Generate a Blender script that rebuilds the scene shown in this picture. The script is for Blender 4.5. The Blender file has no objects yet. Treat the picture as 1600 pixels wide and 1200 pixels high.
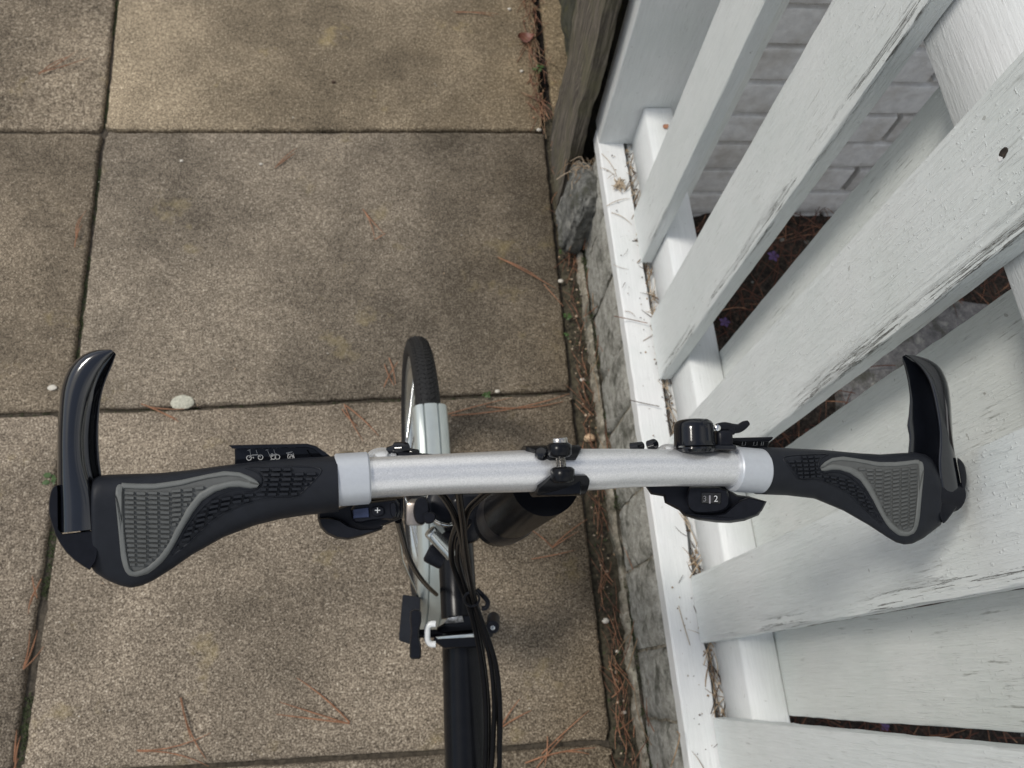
import bpy, bmesh, math, random
from mathutils import Vector, Matrix, noise
random.seed(7)
S = bpy.context.scene
COL = S.collection
R = math.radians
# ------------------------------------------------------------------ camera
FPX, CH = 1200.0, 1.3401                       # focal length in photo pixels, camera height in metres
CR = Vector((0.99371261, -0.0688328, 0.08830224))
CU = Vector((0.03156038, 0.92891793, 0.36893823))
CF = Vector((0.10742058, 0.36383172, -0.92524986))
CO = Vector((0, 0, CH))
cd = bpy.data.cameras.new('camera'); cam = bpy.data.objects.new('camera', cd); COL.objects.link(cam)
m = Matrix((CR, CU, -CF)).transposed().to_4x4(); m.translation = CO
cam.matrix_world = m
cd.sensor_width = 36; cd.lens = 27.0; cd.clip_start = 0.02; cd.clip_end = 200
cd.dof.use_dof = True; cd.dof.focus_distance = 0.47; cd.dof.aperture_fstop = 17.0
S.camera = cam
# ------------------------------------------------------------------ light
SUN = Vector((-0.56, 0.13, 0.82)).normalized()
el = math.asin(SUN.z); az = math.atan2(SUN.x, SUN.y)
W = bpy.data.worlds.new('World'); S.world = W; W.use_nodes = True
nt = W.node_tree; nt.nodes.clear()
wo = nt.nodes.new('ShaderNodeOutputWorld'); bg = nt.nodes.new('ShaderNodeBackground')
sky = nt.nodes.new('ShaderNodeTexSky'); sky.sky_type = 'NISHITA'; sky.sun_disc = False
sky.sun_elevation = el; sky.sun_rotation = az
tc = nt.nodes.new('ShaderNodeTexCoord'); ns = nt.nodes.new('ShaderNodeTexNoise')
ns.inputs['Scale'].default_value = 1.5; ns.inputs['Detail'].default_value = 2.5; ns.inputs['Roughness'].default_value = .55
rp = nt.nodes.new('ShaderNodeValToRGB'); rp.color_ramp.elements[0].position = .40; rp.color_ramp.elements[1].position = .60
rp.color_ramp.elements[0].color = (.15,)*3 + (1,); rp.color_ramp.elements[1].color = (1, 1, 1, 1)
mx = nt.nodes.new('ShaderNodeMix'); mx.data_type = 'RGBA'
mx.inputs[7].default_value = (9.8, 9.75, 9.6, 1)
L = nt.links.new
L(tc.outputs['Generated'], ns.inputs['Vector']); L(ns.outputs['Fac'], rp.inputs['Fac'])
L(rp.outputs['Color'], mx.inputs[0]); L(sky.outputs['Color'], mx.inputs[6])
L(mx.outputs[2], bg.inputs['Color']); bg.inputs['Strength'].default_value = 0.094
L(bg.outputs['Background'], wo.inputs['Surface'])
sl = bpy.data.lights.new('sun', 'SUN'); so = bpy.data.objects.new('sun', sl); COL.objects.link(so)
sl.energy = 1.95; sl.angle = R(12); sl.color = (1, .95, .87)
so.rotation_euler = SUN.to_track_quat('Z', 'Y').to_euler(); so.location = (-3, 2, 5)
S.view_settings.view_transform = 'Standard'; S.view_settings.look = 'None'
S.view_settings.exposure = 0.0; S.view_settings.gamma = 1.0; S.view_settings.use_curve_mapping = False

# ------------------------------------------------------------------ point helpers
def ray(px, py): return CR*((px-800)/FPX) - CU*((py-600)/FPX) + CF
def PD(px, py, d): return CO + ray(px, py)*d                    # point at a camera depth
def AT(px, py, z=0.0):
    d = ray(px, py); return CO + d*((z-CH)/d.z)
def DB(x): return 1/(2.404 - .00051*(x-575))                     # camera depth of the handlebar axis
def interp(tab, x):
    if x <= tab[0][0]: return tab[0][1]
    for (a, u), (b, v) in zip(tab, tab[1:]):
        if x <= b: return u + (v-u)*(x-a)/(b-a)
    return tab[-1][1]

# ------------------------------------------------------------------ materials
def mat(name):
    M = bpy.data.materials.new(name); M.use_nodes = True
    n = M.node_tree; return M, n, n.nodes['Principled BSDF']
def N(n, t, **k):
    o = n.nodes.new(t)
    for a, v in k.items():
        if a in o.inputs: o.inputs[a].default_value = v
        else: setattr(o, a, v)
    return o
def coords(n, scale=(1, 1, 1), rand=True):
    t = N(n, 'ShaderNodeTexCoord'); mp = N(n, 'ShaderNodeMapping'); mp.inputs['Scale'].default_value = scale
    if rand:
        oi = N(n, 'ShaderNodeObjectInfo'); ma = N(n, 'ShaderNodeMath', operation='MULTIPLY'); ma.inputs[1].default_value = 37.0
        va = N(n, 'ShaderNodeVectorMath', operation='ADD')
        n.links.new(oi.outputs['Random'], ma.inputs[0]); n.links.new(t.outputs['Object'], va.inputs[0]); n.links.new(ma.outputs[0], va.inputs[1])
        n.links.new(va.outputs[0], mp.inputs['Vector'])
    else: n.links.new(t.outputs['Object'], mp.inputs['Vector'])
    return mp.outputs['Vector']
def nz(n, vec, scale, detail=4, rough=.55):
    o = N(n, 'ShaderNodeTexNoise', Scale=scale, Detail=detail, Roughness=rough); n.links.new(vec, o.inputs['Vector']); return o.outputs['Fac']
def ramp(n, f, *stops):
    r = N(n, 'ShaderNodeValToRGB'); e = r.color_ramp.elements
    while len(e) < len(stops): e.new(.5)
    for q, (p, c) in zip(e, stops): q.position = p; q.color = (*c, 1) if not isinstance(c, float) else (c, c, c, 1)
    n.links.new(f, r.inputs['Fac']); return r.outputs['Color']
def mixc(n, f, a, b, mode='MIX'):
    x = N(n, 'ShaderNodeMix', data_type='RGBA', blend_type=mode)
    for s, v in ((0, f), (6, a), (7, b)):
        if isinstance(v, (int, float)): x.inputs[s].default_value = v
        elif isinstance(v, tuple): x.inputs[s].default_value = (*v, 1)
        else: n.links.new(v, x.inputs[s])
    return x.outputs[2]
def math_(n, op, a, b):
    x = N(n, 'ShaderNodeMath', operation=op)
    for s, v in ((0, a), (1, b)):
        if isinstance(v, (int, float)): x.inputs[s].default_value = v
        else: n.links.new(v, x.inputs[s])
    return x.outputs[0]
def bump(n, b, h, strength, dist, prev=None):
    o = N(n, 'ShaderNodeBump', Strength=strength, Distance=dist); n.links.new(h, o.inputs['Height'])
    if prev is not None: n.links.new(prev, o.inputs['Normal'])
    n.links.new(o.outputs['Normal'], b.inputs['Normal']); return o.outputs['Normal']
def setc(n, b, c): n.links.new(c, b.inputs['Base Color'])

def m_slab():
    M, n, b = mat('exposed_aggregate_concrete')
    v = coords(n)
    g1 = nz(n, v, 370, 3, .62); g2 = nz(n, v, 130, 3, .55)
    g = math_(n, 'ADD', math_(n, 'MULTIPLY', g1, .76), math_(n, 'MULTIPLY', g2, .24))
    c = ramp(n, g, (.37, (.060, .050, .040)), (.46, (.165, .140, .112)), (.53, (.265, .230, .184)), (.60, (.43, .38, .31)), (.70, (.74, .70, .62)))
    big = ramp(n, nz(n, v, 2.7, 5, .62), (.36, .62), (.60, 1.14))
    c = mixc(n, 1.0, c, big, 'MULTIPLY')
    mid = ramp(n, nz(n, v, 14, 4, .6), (.35, .82), (.65, 1.08))
    c = mixc(n, 1.0, c, mid, 'MULTIPLY')
    lich = ramp(n, nz(n, v, 6.5, 5, .7), (.60, 0.), (.74, .55))
    c = mixc(n, lich, c, (.37, .31, .16))
    # soft shade towards the low wall painted into the slabs, faintly algae tinted
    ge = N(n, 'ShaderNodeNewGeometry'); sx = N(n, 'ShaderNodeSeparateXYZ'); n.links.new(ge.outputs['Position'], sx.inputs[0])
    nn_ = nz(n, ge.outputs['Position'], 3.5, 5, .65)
    shade_x = math_(n, 'ADD', sx.outputs['X'], math_(n, 'MULTIPLY', nn_, .75))
    c = mixc(n, 1.0, c, ramp(n, shade_x, (.36, (1., 1., 1.)), (.66, (.74, .715, .66))), 'MULTIPLY')
    # per slab tint
    oi = N(n, 'ShaderNodeObjectInfo')
    c = mixc(n, 1.0, c, oi.outputs['Color'], 'MULTIPLY')
    setc(n, b, c); b.inputs['Roughness'].default_value = .95; b.inputs['Specular IOR Level'].default_value = .25
    bump(n, b, g, .7, .004); return M
def m_paint(name, base, axis, dirt=.5, crack=True):
    """gloss white exterior paint over timber: brush drag along the grain, thin worn streaks, drips and splits along the arris"""
    M, n, b = mat(name)
    k = lambda q: {'Z': (1, 1, q), 'Y': (1, q, 1), 'X': (q, 1, 1)}[axis]
    u = coords(n)
    br = nz(n, coords(n, k(.05)), 520, 4, .65); gr = nz(n, coords(n, k(.03)), 150, 5, .65); sp = nz(n, u, 300, 2, .5); bl = nz(n, u, 9, 4, .6)
    c = mixc(n, ramp(n, bl, (.35, 0.), (.7, 1.)), base, tuple(x*q for x, q in zip(base, (.91, .93, .92))))
    c = mixc(n, 1., c, ramp(n, br, (.3, .93), (.7, 1.03)), 'MULTIPLY')
    patch = ramp(n, nz(n, u, 15, 4, .65), (.52, 0.), (.64, 1.))
    fine = ramp(n, nz(n, coords(n, k(.07)), 330, 4, .7), (.57, 0.), (.66, 1.))
    c = mixc(n, math_(n, 'MULTIPLY', math_(n, 'MULTIPLY', fine, patch), dirt), c, (.16, .16, .135))
    spd = ramp(n, nz(n, u, 130, 2, .5), (.745, 0.), (.765, .8))
    c = mixc(n, math_(n, 'MULTIPLY', spd, dirt), c, (.13, .11, .08))
    lump = ramp(n, sp, (.63, 0.), (.72, 1.))
    drag = ramp(n, nz(n, coords(n, k(.16)), 210, 3, .6), (.55, 0.), (.72, 1.))
    h = math_(n, 'ADD', math_(n, 'MULTIPLY', br, .8), math_(n, 'MULTIPLY', gr, .5))
    h = math_(n, 'ADD', h, math_(n, 'MULTIPLY', lump, .26))
    h = math_(n, 'ADD', h, math_(n, 'MULTIPLY', drag, .30))
    if crack:
        at = N(n, 'ShaderNodeAttribute', attribute_name='edge')
        cr = nz(n, coords(n, k(.045)), 95, 7, .68)
        cm = ramp(n, cr, (.478, 0.), (.497, 1.), (.503, 1.), (.522, 0.))
        cr2 = nz(n, coords(n, k(.06)), 210, 5, .7); cm2 = ramp(n, cr2, (.61, 0.), (.64, .7))
        en = ramp(n, nz(n, u, 16, 3, .6), (.44, 0.), (.56, 1.))
        cf = math_(n, 'MULTIPLY', math_(n, 'MAXIMUM', cm, math_(n, 'MULTIPLY', cm2, en)), at.outputs['Fac'])
        cf = ramp(n, cf, (.30, 0.), (.62, 1.))
        c = mixc(n, math_(n, 'MULTIPLY', cf, .85), c, (.060, .055, .045))
        h = math_(n, 'SUBTRACT', h, math_(n, 'MULTIPLY', cf, 1.6))
        lift = math_(n, 'MULTIPLY', ramp(n, cr, (.42, 0.), (.475, 1.), (.48, 0.)), at.outputs['Fac']); h = math_(n, 'ADD', h, math_(n, 'MULTIPLY', lift, .8))
    setc(n, b, c); b.inputs['Roughness'].default_value = .36; b.inputs['Specular IOR Level'].default_value = .45
    bump(n, b, h, .70 if axis == 'Z' else .30, .0024); return M
def m_simple(name, col, rough=.5, metal=0., var=.0, vs=60, bmp=0., bs=300, spec=.5, coat=0.):
    M, n, b = mat(name); v = coords(n)
    f = nz(n, v, vs, 5, .6)
    lo = tuple(c*(1-var) for c in col); hi = tuple(min(1, c*(1+var)) for c in col)
    setc(n, b, ramp(n, f, (.3, lo), (.7, hi)))
    b.inputs['Roughness'].default_value = rough; b.inputs['Metallic'].default_value = metal
    b.inputs['Specular IOR Level'].default_value = spec; b.inputs['Coat Weight'].default_value = coat; b.inputs['Coat Roughness'].default_value = .06
    if bmp: bump(n, b, nz(n, v, bs, 3, .6), bmp, .001)
    return M
def m_silver():
    M, n, b = mat('silver_flake_paint'); v = coords(n)
    f = nz(n, v, 2300, 2, .5); g = nz(n, v, 900, 2, .5)
    s = math_(n, 'ADD', math_(n, 'MULTIPLY', f, .6), math_(n, 'MULTIPLY', g, .4))
    setc(n, b, ramp(n, s, (.32, (.64, .645, .645)), (.5, (.75, .755, .755)), (.68, (.90, .90, .90))))
    b.inputs['Metallic'].default_value = .66; b.inputs['Roughness'].default_value = .36
    b.inputs['Coat Weight'].default_value = .25; b.inputs['Coat Roughness'].default_value = .2
    bump(n, b, s, .12, .0004); return M
def m_concrete(name, cols, lich=(.42, .42, .36)):
    M, n, b = mat(name); v = coords(n)
    a = nz(n, v, 55, 6, .7); c = ramp(n, a, (.32, cols[0]), (.5, cols[1]), (.68, cols[2]))
    g = nz(n, v, 330, 3, .6); c = mixc(n, 1., c, ramp(n, g, (.3, .7), (.7, 1.2)), 'MULTIPLY')
    c = mixc(n, ramp(n, nz(n, v, 24, 6, .75), (.55, 0.), (.66, .7)), c, lich)
    c = mixc(n, ramp(n, nz(n, v, 17, 5, .7), (.51, 0.), (.64, .85)), c, (.060, .060, .042))
    setc(n, b, c); b.inputs['Roughness'].default_value = .95
    bump(n, b, math_(n, 'ADD', a, math_(n, 'MULTIPLY', g, .5)), .8, .006); return M
def m_soil():
    M, n, b = mat('soil'); v = coords(n)
    a = nz(n, v, 120, 6, .7)
    c = ramp(n, a, (.3, (.012, .010, .009)), (.5, (.045, .035, .028)), (.66, (.11, .085, .065)), (.76, (.26, .23, .20)))
    setc(n, b, c); b.inputs['Roughness'].default_value = 1
    bump(n, b, a, 1., .012); return M
def m_wood():
    M, n, b = mat('weathered_timber'); v = coords(n, (1, 1, .05)); u = coords(n)
    a = nz(n, v, 190, 6, .7)
    c = ramp(n, a, (.32, (.022, .019, .015)), (.48, (.085, .072, .056)), (.66, (.25, .215, .17)))
    c = mixc(n, ramp(n, nz(n, u, 14, 4, .6), (.45, 0.), (.65, .65)), c, (.135, .125, .070))
    c = mixc(n, ramp(n, nz(n, v, 70, 4, .7), (.62, 0.), (.68, .85)), c, (.018, .016, .013))
    setc(n, b, c); b.inputs['Roughness'].default_value = .95
    bump(n, b, a, .9, .005); return M
def m_brick_paint():
    M, n, b = mat('white_painted_brick'); v = coords(n)
    a = nz(n, v, 70, 5, .6); g = nz(n, v, 420, 3, .6)
    c = ramp(n, a, (.3, (.62, .62, .62)), (.65, (.76, .76, .755)))
    c = mixc(n, ramp(n, nz(n, v, 150, 3, .6), (.68, 0.), (.74, .7)), c, (.22, .20, .18))
    c = mixc(n, ramp(n, nz(n, v, 12, 4, .65), (.45, 0.), (.70, .65)), c, (.40, .365, .32))
    setc(n, b, c); b.inputs['Roughness'].default_value = .6
    bump(n, b, math_(n, 'ADD', a, math_(n, 'MULTIPLY', g, .5)), .6, .003); return M
def m_needle():
    M, n, b = mat('dry_pine_needle'); v = coords(n)
    setc(n, b, ramp(n, nz(n, v, 55, 3, .6), (.35, (.10, .042, .024)), (.55, (.23, .10, .052)), (.70, (.38, .21, .115))))
    b.inputs['Roughness'].default_value = .6; return M
def m_tyre():
    M, n, b = mat('tyre_rubber'); v = coords(n)
    f = nz(n, v, 260, 3, .6); setc(n, b, ramp(n, f, (.35, (.012, .012, .013)), (.7, (.026, .026, .026))))
    b.inputs['Roughness'].default_value = .6; b.inputs['Specular IOR Level'].default_value = .25; bump(n, b, f, .25, .001); return M

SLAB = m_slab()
PAINT = m_paint('white_timber_paint', (.78, .81, .80), 'Z', .5)
PAINT_B = m_paint('white_timber_paint_back', (.765, .785, .765), 'Z', .6, crack=False)
PAINT_Y = m_paint('white_rail_paint', (.80, .815, .815), 'Y', .35, crack=False)
PAINT_S = m_paint('white_sill_paint', (.86, .865, .86), 'Y', .25, crack=False)
PAINT_P = m_paint('white_post_paint', (.74, .76, .76), 'Z', .3, crack=False)
BRICKP = m_brick_paint()
MORTARP = m_simple('painted_mortar', (.44, .42, .40), .8, var=.35, vs=120, bmp=.7, bs=250)
CONC = m_concrete('grey_brick', ((.21, .203, .172), (.36, .35, .31), (.52, .51, .46)))
MORT = m_concrete('old_mortar', ((.10, .088, .062), (.29, .255, .195), (.52, .48, .40)), (.5, .47, .36))
ROCKM = m_concrete('dark_rubble', ((.06, .06, .055), (.15, .15, .138), (.30, .295, .27)), (.36, .35, .31))
PATH = m_concrete('grey_concrete_path', ((.11, .108, .11), (.19, .185, .185), (.30, .29, .28)))
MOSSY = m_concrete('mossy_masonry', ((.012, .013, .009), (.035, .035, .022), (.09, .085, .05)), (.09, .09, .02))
SOIL = m_soil(); SOILG = m_simple('mossy_soil', (.060, .052, .034), 1., 0., .75, 130, 1., 260); JSAND = m_simple('joint_sand', (.075, .063, .048), 1., 0., .6, 160, 1., 300); WOOD = m_wood(); NEEDLE = m_needle()
SILVER = m_silver()
COLLAR = m_simple('silver_collar_paint', (.54, .567, .60), .42, .3, .03, 400, .08, 900)
CHROME = m_simple('polished_steel', (.72, .73, .72), .14, 1., .05, 200)
ALU = m_simple('brushed_aluminium', (.60, .63, .62), .24, .9, .06, 300)
GLOSS = m_simple('black_gloss_lacquer', (.006, .007, .010), .09, 0., .2, 50, .02, 160, .45)
SATIN = m_simple('black_satin_plastic', (.009, .010, .014), .36, 0., .2, 200, .05, 700, .16)
LACQ = m_simple('black_horn_lacquer', (.006, .007, .010), .12, 0., .2, 50, .02, 120, .95)
POSTM = m_simple('black_post_lacquer', (.006, .0065, .008), .24, 0., .2, 40, .02, 300, .015)
FRAME = m_simple('black_frame_paint', (.006, .0066, .0085), .24, 0., .2, 40, .02, 400, .20)
RUBBER = m_simple('black_grip_rubber', (.014, .016, .021), .50, 0., .15, 120, .12, 1800, .22)
GREYR = m_simple('grey_grip_rubber', (.105, .109, .106), .52, 0., .10, 140, .12, 1800, .3)
GREYB = m_simple('grey_grip_rim', (.150, .156, .150), .5, 0., .08, 140, .08, 1800, .3)  # same rubber as the pad, lighter: shade of the pad's grooves put into colour
CABLE = m_simple('black_cable_sheath', (.007, .007, .008), .22, 0., .2, 100, spec=.07)
TYRE = m_tyre()
WHITEP = m_simple('white_plastic', (.80, .82, .82), .32, 0., .02, 100)
PRINT = m_simple('white_print', (.62, .63, .63), .5, 0., .05, 300)
STAINL = m_simple('threaded_steel', (.50, .48, .45), .25, 1., .15, 500)
LENS = m_simple('dark_window', (.035, .045, .09), .08, 0., .3, 120)
MOSS = m_simple('moss', (.048, .064, .024), .95, 0., .6, 300, 1., 500)
LEAFG = m_simple('green_weed_leaf', (.055, .105, .026), .5, 0., .25, 100)
LEAFB = m_simple('red_brown_leaf', (.17, .060, .038), .5, 0., .4, 60)
DRY = m_simple('dry_fibre', (.28, .19, .11), .8, 0., .5, 120)
DRYL = m_simple('dry_pale_fibre', (.45, .36, .26), .8, 0., .4, 120)
PEB = m_simple('pale_pebble', (.62, .58, .50), .7, 0., .2, 150, .4, 300)
PEBT = m_simple('tan_pebble', (.62, .44, .28), .7, 0., .2, 150, .4, 300)
PURPLE = m_simple('purple_petal', (.11, .065, .19), .6, 0., .3, 80)
BARKM = m_simple('bark_chip', (.075, .048, .032), .9, 0., .5, 90, .8, 200)
NEEDLEL = m_simple('orange_pine_needle', (.34, .165, .090), .6, 0., .35, 70)
DARKN = m_simple('dark_needle', (.10, .036, .020), .7, 0., .5, 60)

# ------------------------------------------------------------------ mesh helpers
def tag(o, label=None, cat=None, group=None, kind=None):
    if label: o['label'] = label
    if cat: o['category'] = cat
    if group: o['group'] = group
    if kind: o['kind'] = kind
    return o
def empty(name, loc, label, cat, group=None):
    o = bpy.data.objects.new(name, None); COL.objects.link(o); o.location = loc; o.empty_display_size = .02
    return tag(o, label, cat, group)
def mesh(name, vs, fs, mats, parent=None, smooth=35, origin=None, mi=None, kind=None):
    """link one mesh object; vertices are world positions, the origin goes to their centre (or the given point)"""
    vs = [Vector(v) for v in vs]
    if origin is None:
        lo = Vector([min(v[i] for v in vs) for i in range(3)]); hi = Vector([max(v[i] for v in vs) for i in range(3)]); origin = (lo+hi)/2
    origin = Vector(origin)
    me = bpy.data.meshes.new(name); me.from_pydata([v-origin for v in vs], [], fs); me.update()
    bm = bmesh.new(); bm.from_mesh(me); bmesh.ops.recalc_face_normals(bm, faces=bm.faces); bm.to_mesh(me); bm.free()
    for q in (mats if isinstance(mats, (list, tuple)) else [mats]): me.materials.append(q)
    if mi: me.polygons.foreach_set('material_index', mi)
    if smooth:
        me.polygons.foreach_set('use_smooth', [True]*len(me.polygons)); me.set_sharp_from_angle(angle=R(smooth))
    o = bpy.data.objects.new(name, me); COL.objects.link(o); o.location = origin
    if parent is not None: adopt(o, parent)
    if kind: o['kind'] = kind
    return o
def wloc(o):
    p = o.location.copy()
    while o.parent is not None: o = o.parent; p = p + o.location
    return p
def adopt(o, parent): o.location = o.location - wloc(parent); o.parent = parent
class G:
    """collects geometry"""
    def __init__(s): s.v = []; s.f = []; s.m = []
    def add(s, vs, fs, mi=0):
        k = len(s.v); s.v += [Vector(v) for v in vs]; s.f += [tuple(i+k for i in f) for f in fs]; s.m += [mi]*len(fs); return s
    def build(s, name, mats, parent=None, smooth=35, kind=None, origin=None): return mesh(name, s.v, s.f, mats, parent, smooth, origin, s.m, kind)
def loft(rings, cap=True, closed=False):
    n = len(rings[0]); vs = [v for r in rings for v in r]; fs = []
    K = len(rings)
    for i in range(K if closed else K-1):
        for j in range(n):
            a = i*n; b = ((i+1) % K)*n; fs.append((a+j, a+(j+1) % n, b+(j+1) % n, b+j))
    if cap and not closed: fs += [tuple(range(n))[::-1], tuple(range((K-1)*n, K*n))]
    return vs, fs
def smooth_path(pts, k=6):
    pts = [Vector(p) for p in pts]; P = [pts[0]*2-pts[1]] + pts + [pts[-1]*2-pts[-2]]; out = []
    for i in range(1, len(P)-2):
        a, b, c, d = P[i-1:i+3]
        for q in range(k):
            t = q/k; out.append(.5*((2*b)+(c-a)*t+(2*a-5*b+4*c-d)*t*t+(3*b-a-3*c+d)*t**3))
    return out + [pts[-1]]
def frames(pts):
    ts = []
    for i in range(len(pts)): ts.append((pts[min(i+1, len(pts)-1)]-pts[max(i-1, 0)]).normalized())
    ref = Vector((0, 0, 1)) if abs(ts[0].z) < .9 else Vector((1, 0, 0))
    n = (ref - ts[0]*ref.dot(ts[0])).normalized(); out = []
    for t in ts:
        n = (n - t*n.dot(t)).normalized(); out.append((t, n, t.cross(n)))
    return out
def tube(pts, r, n=12, k=0, cap=True, prof=None):
    if k: 
        rr = [Vector((x, 0, 0)) for x in r] if isinstance(r, (list, tuple)) else None
        if rr: r = [v.x for v in smooth_path(rr, k)]
        pts = smooth_path(pts, k)
    pts = [Vector(p) for p in pts]; fr = frames(pts); rings = []
    for i, p in enumerate(pts):
        q = r[i] if isinstance(r, (list, tuple)) else r; t, a, b = fr[i]
        rings.append([p + a*(q*math.cos(2*math.pi*j/n)) + b*(q*math.sin(2*math.pi*j/n)) for j in range(n)])
    return loft(rings, cap)
def lathe(o, ax, prof, n=32, cap=True):
    """prof: list of (distance along axis, radius)"""
    o = Vector(o); ax = Vector(ax).normalized(); ref = Vector((0, 0, 1)) if abs(ax.z) < .9 else Vector((1, 0, 0))
    a = (ref - ax*ref.dot(ax)).normalized(); b = ax.cross(a)
    return loft([[o+ax*h+a*(r*math.cos(2*math.pi*j/n))+b*(r*math.sin(2*math.pi*j/n)) for j in range(n)] for h, r in prof], cap)
def bevbox(c, ax, size, bev=.002, seg=2):
    """box with rounded edges; ax = three axes"""
    bm = bmesh.new(); bmesh.ops.create_cube(bm, size=1)
    for v in bm.verts: v.co = Vector((v.co.x*size[0], v.co.y*size[1], v.co.z*size[2]))
    if bev: bmesh.ops.bevel(bm, geom=bm.edges[:], offset=bev, segments=seg, profile=.5, affect='EDGES')
    c = Vector(c); X, Y, Z = (Vector(a).normalized() for a in ax)
    vs = [c + X*v.co.x + Y*v.co.y + Z*v.co.z for v in bm.verts]; bm.verts.index_update()
    fs = [tuple(v.index for v in f.verts) for f in bm.faces]; bm.free(); return vs, fs
WX = ((1, 0, 0), (0, 1, 0), (0, 0, 1))
def offset_poly(P, d):
    n = len(P); A = sum(P[i][0]*P[(i+1) % n][1]-P[(i+1) % n][0]*P[i][1] for i in range(n)); s = 1 if A > 0 else -1; out = []
    for i in range(n):
        (x0, y0), (x1, y1), (x2, y2) = P[i-1], P[i], P[(i+1) % n]
        e1 = Vector((x1-x0, y1-y0)).normalized(); e2 = Vector((x2-x1, y2-y1)).normalized()
        n1 = Vector((-e1.y, e1.x))*s; n2 = Vector((-e2.y, e2.x))*s
        bis = n1+n2; L_ = max(.35, bis.length_squared/2); bis = bis/ (2*L_) if L_ else n1
        q = bis*2/ max(1e-6, 1.0) 
        out.append((x1 + q.x*d*.5*1.0*2/2*1.0, y1 + q.y*d*.5*2/2*1.0) if False else (x1+(n1+n2).x*d/(1+max(-.3, n1.dot(n2))), y1+(n1+n2).y*d/(1+max(-.3, n1.dot(n2)))))
    return out
def round_poly(P, it=2):
    for _ in range(it):
        Q = []
        for i in range(len(P)):
            a, b = P[i], P[(i+1) % len(P)]
            Q += [(a[0]*.75+b[0]*.25, a[1]*.75+b[1]*.25), (a[0]*.25+b[0]*.75, a[1]*.25+b[1]*.75)]
        P = Q
    return P
def plate(P, df, db, bev=2.0, bd=.002):
    """solid with a given outline (photo pixels) between two camera depths, front edge rounded; df/db numbers or functions of x"""
    F_ = df if callable(df) else (lambda x: df); B_ = db if callable(db) else (lambda x: db)
    P1 = offset_poly(P, bev*.35); P2 = offset_poly(P, bev); n = len(P)
    rings = [[PD(x, y, B_(x)) for x, y in P], [PD(x, y, F_(x)+bd) for x, y in P], [PD(x, y, F_(x)+bd*.3) for x, y in P1], [PD(x, y, F_(x)) for x, y in P2]]
    return loft(rings)
def inpoly(x, y, P):
    c = False
    for i in range(len(P)):
        (x0, y0), (x1, y1) = P[i-1], P[i]
        if (y0 > y) != (y1 > y) and x < (x1-x0)*(y-y0)/(y1-y0)+x0: c = not c
    return c
def fn(p, s=1.0): return noise.noise(Vector(p)*s)

# ------------------------------------------------------------------ ground and paving
gv = []; gf = []
xs = [-60, -8, -3, -1, -.7, .2, .7, 1.6, 4, 60]; ys = [-60, -6, -2, -.5, .3, .95, 2, 6, 60]
for y in ys:
    for x in xs: gv.append((x, y, -.032))
for j in range(len(ys)-1):
    for i in range(len(xs)-1): a = j*len(xs)+i; gf.append((a, a+1, a+1+len(xs), a+len(xs)))
ground = tag(mesh('ground', gv, gf, SOIL, smooth=0, origin=(0, 0, -.032)), kind='structure')
pv = [(-3.6, -2.6, -.013), (.272, -2.6, -.013), (.272, 3.2, -.013), (-3.6, 3.2, -.013)]
pave = tag(mesh('pavement', pv, [(0, 1, 2, 3)], JSAND, smooth=0, origin=(0, 0, -.013)), kind='structure')

def make_slab(c, tint, z=0.0, n=36):
    """c: four corners (x,y) counter-clockwise; worn arris and slightly uneven edges"""
    ring = []
    for i in range(4):
        a = Vector((*c[i], 0)); b = Vector((*c[(i+1) % 4], 0)); d = (b-a).normalized(); nn = Vector((-d.y, d.x, 0))
        for q in range(n):
            t = q/n; p = a.lerp(b, t)
            e = .0024*fn((p.x*45, p.y*45, i*9.)) + .0014*fn((p.x*160, p.y*160, 3.)) + .006*max(0, fn((p.x*23, p.y*23, i*5.+2))-.42)
            e += .006*max(0, .02-min(t, 1-t))/.02
            ring.append((p + nn*(e+.0006), nn))
    def lev(off, zz, amp):
        return [Vector((p.x+k.x*off, p.y+k.y*off, z+zz+amp*fn((p.x*90, p.y*90, 7)))) for p, k in ring]
    rings = [lev(0, -.018, 0), lev(0, -.006, .0015), lev(.0018, -.0018, .0010), lev(.006, 0, .0004)]
    vs, fs = loft(rings)
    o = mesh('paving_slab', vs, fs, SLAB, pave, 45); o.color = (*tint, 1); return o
WARM = (1.40, 1.30, 1.11); MID = (1.10, 1.05, .985); DK = (.98, .945, .89); LG = (1.17, 1.115, 1.05)
jl = [(3.2, -.715), (1.728, -.676), (1.118, -.650), (.506, -.634), (-.084, -.634), (-.70, -.636), (-2.6, -.64)]   # left joint line: y, x
jr = [(3.2, .29), (1.728, .280), (1.118, .270), (.508, .270), (-.094, .276), (-.70, .284), (-2.6, .29)]
yl = [2.95, 2.34, 1.725, 1.114, .501, -.078, -.69, -1.30, -1.91, -2.52]
yr = [2.96, 2.35, 1.730, 1.119, .508, -.096, -.70, -1.31, -1.92, -2.53]
def X_(t, y): return interp(sorted(t), y)
gap = .0032
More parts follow.
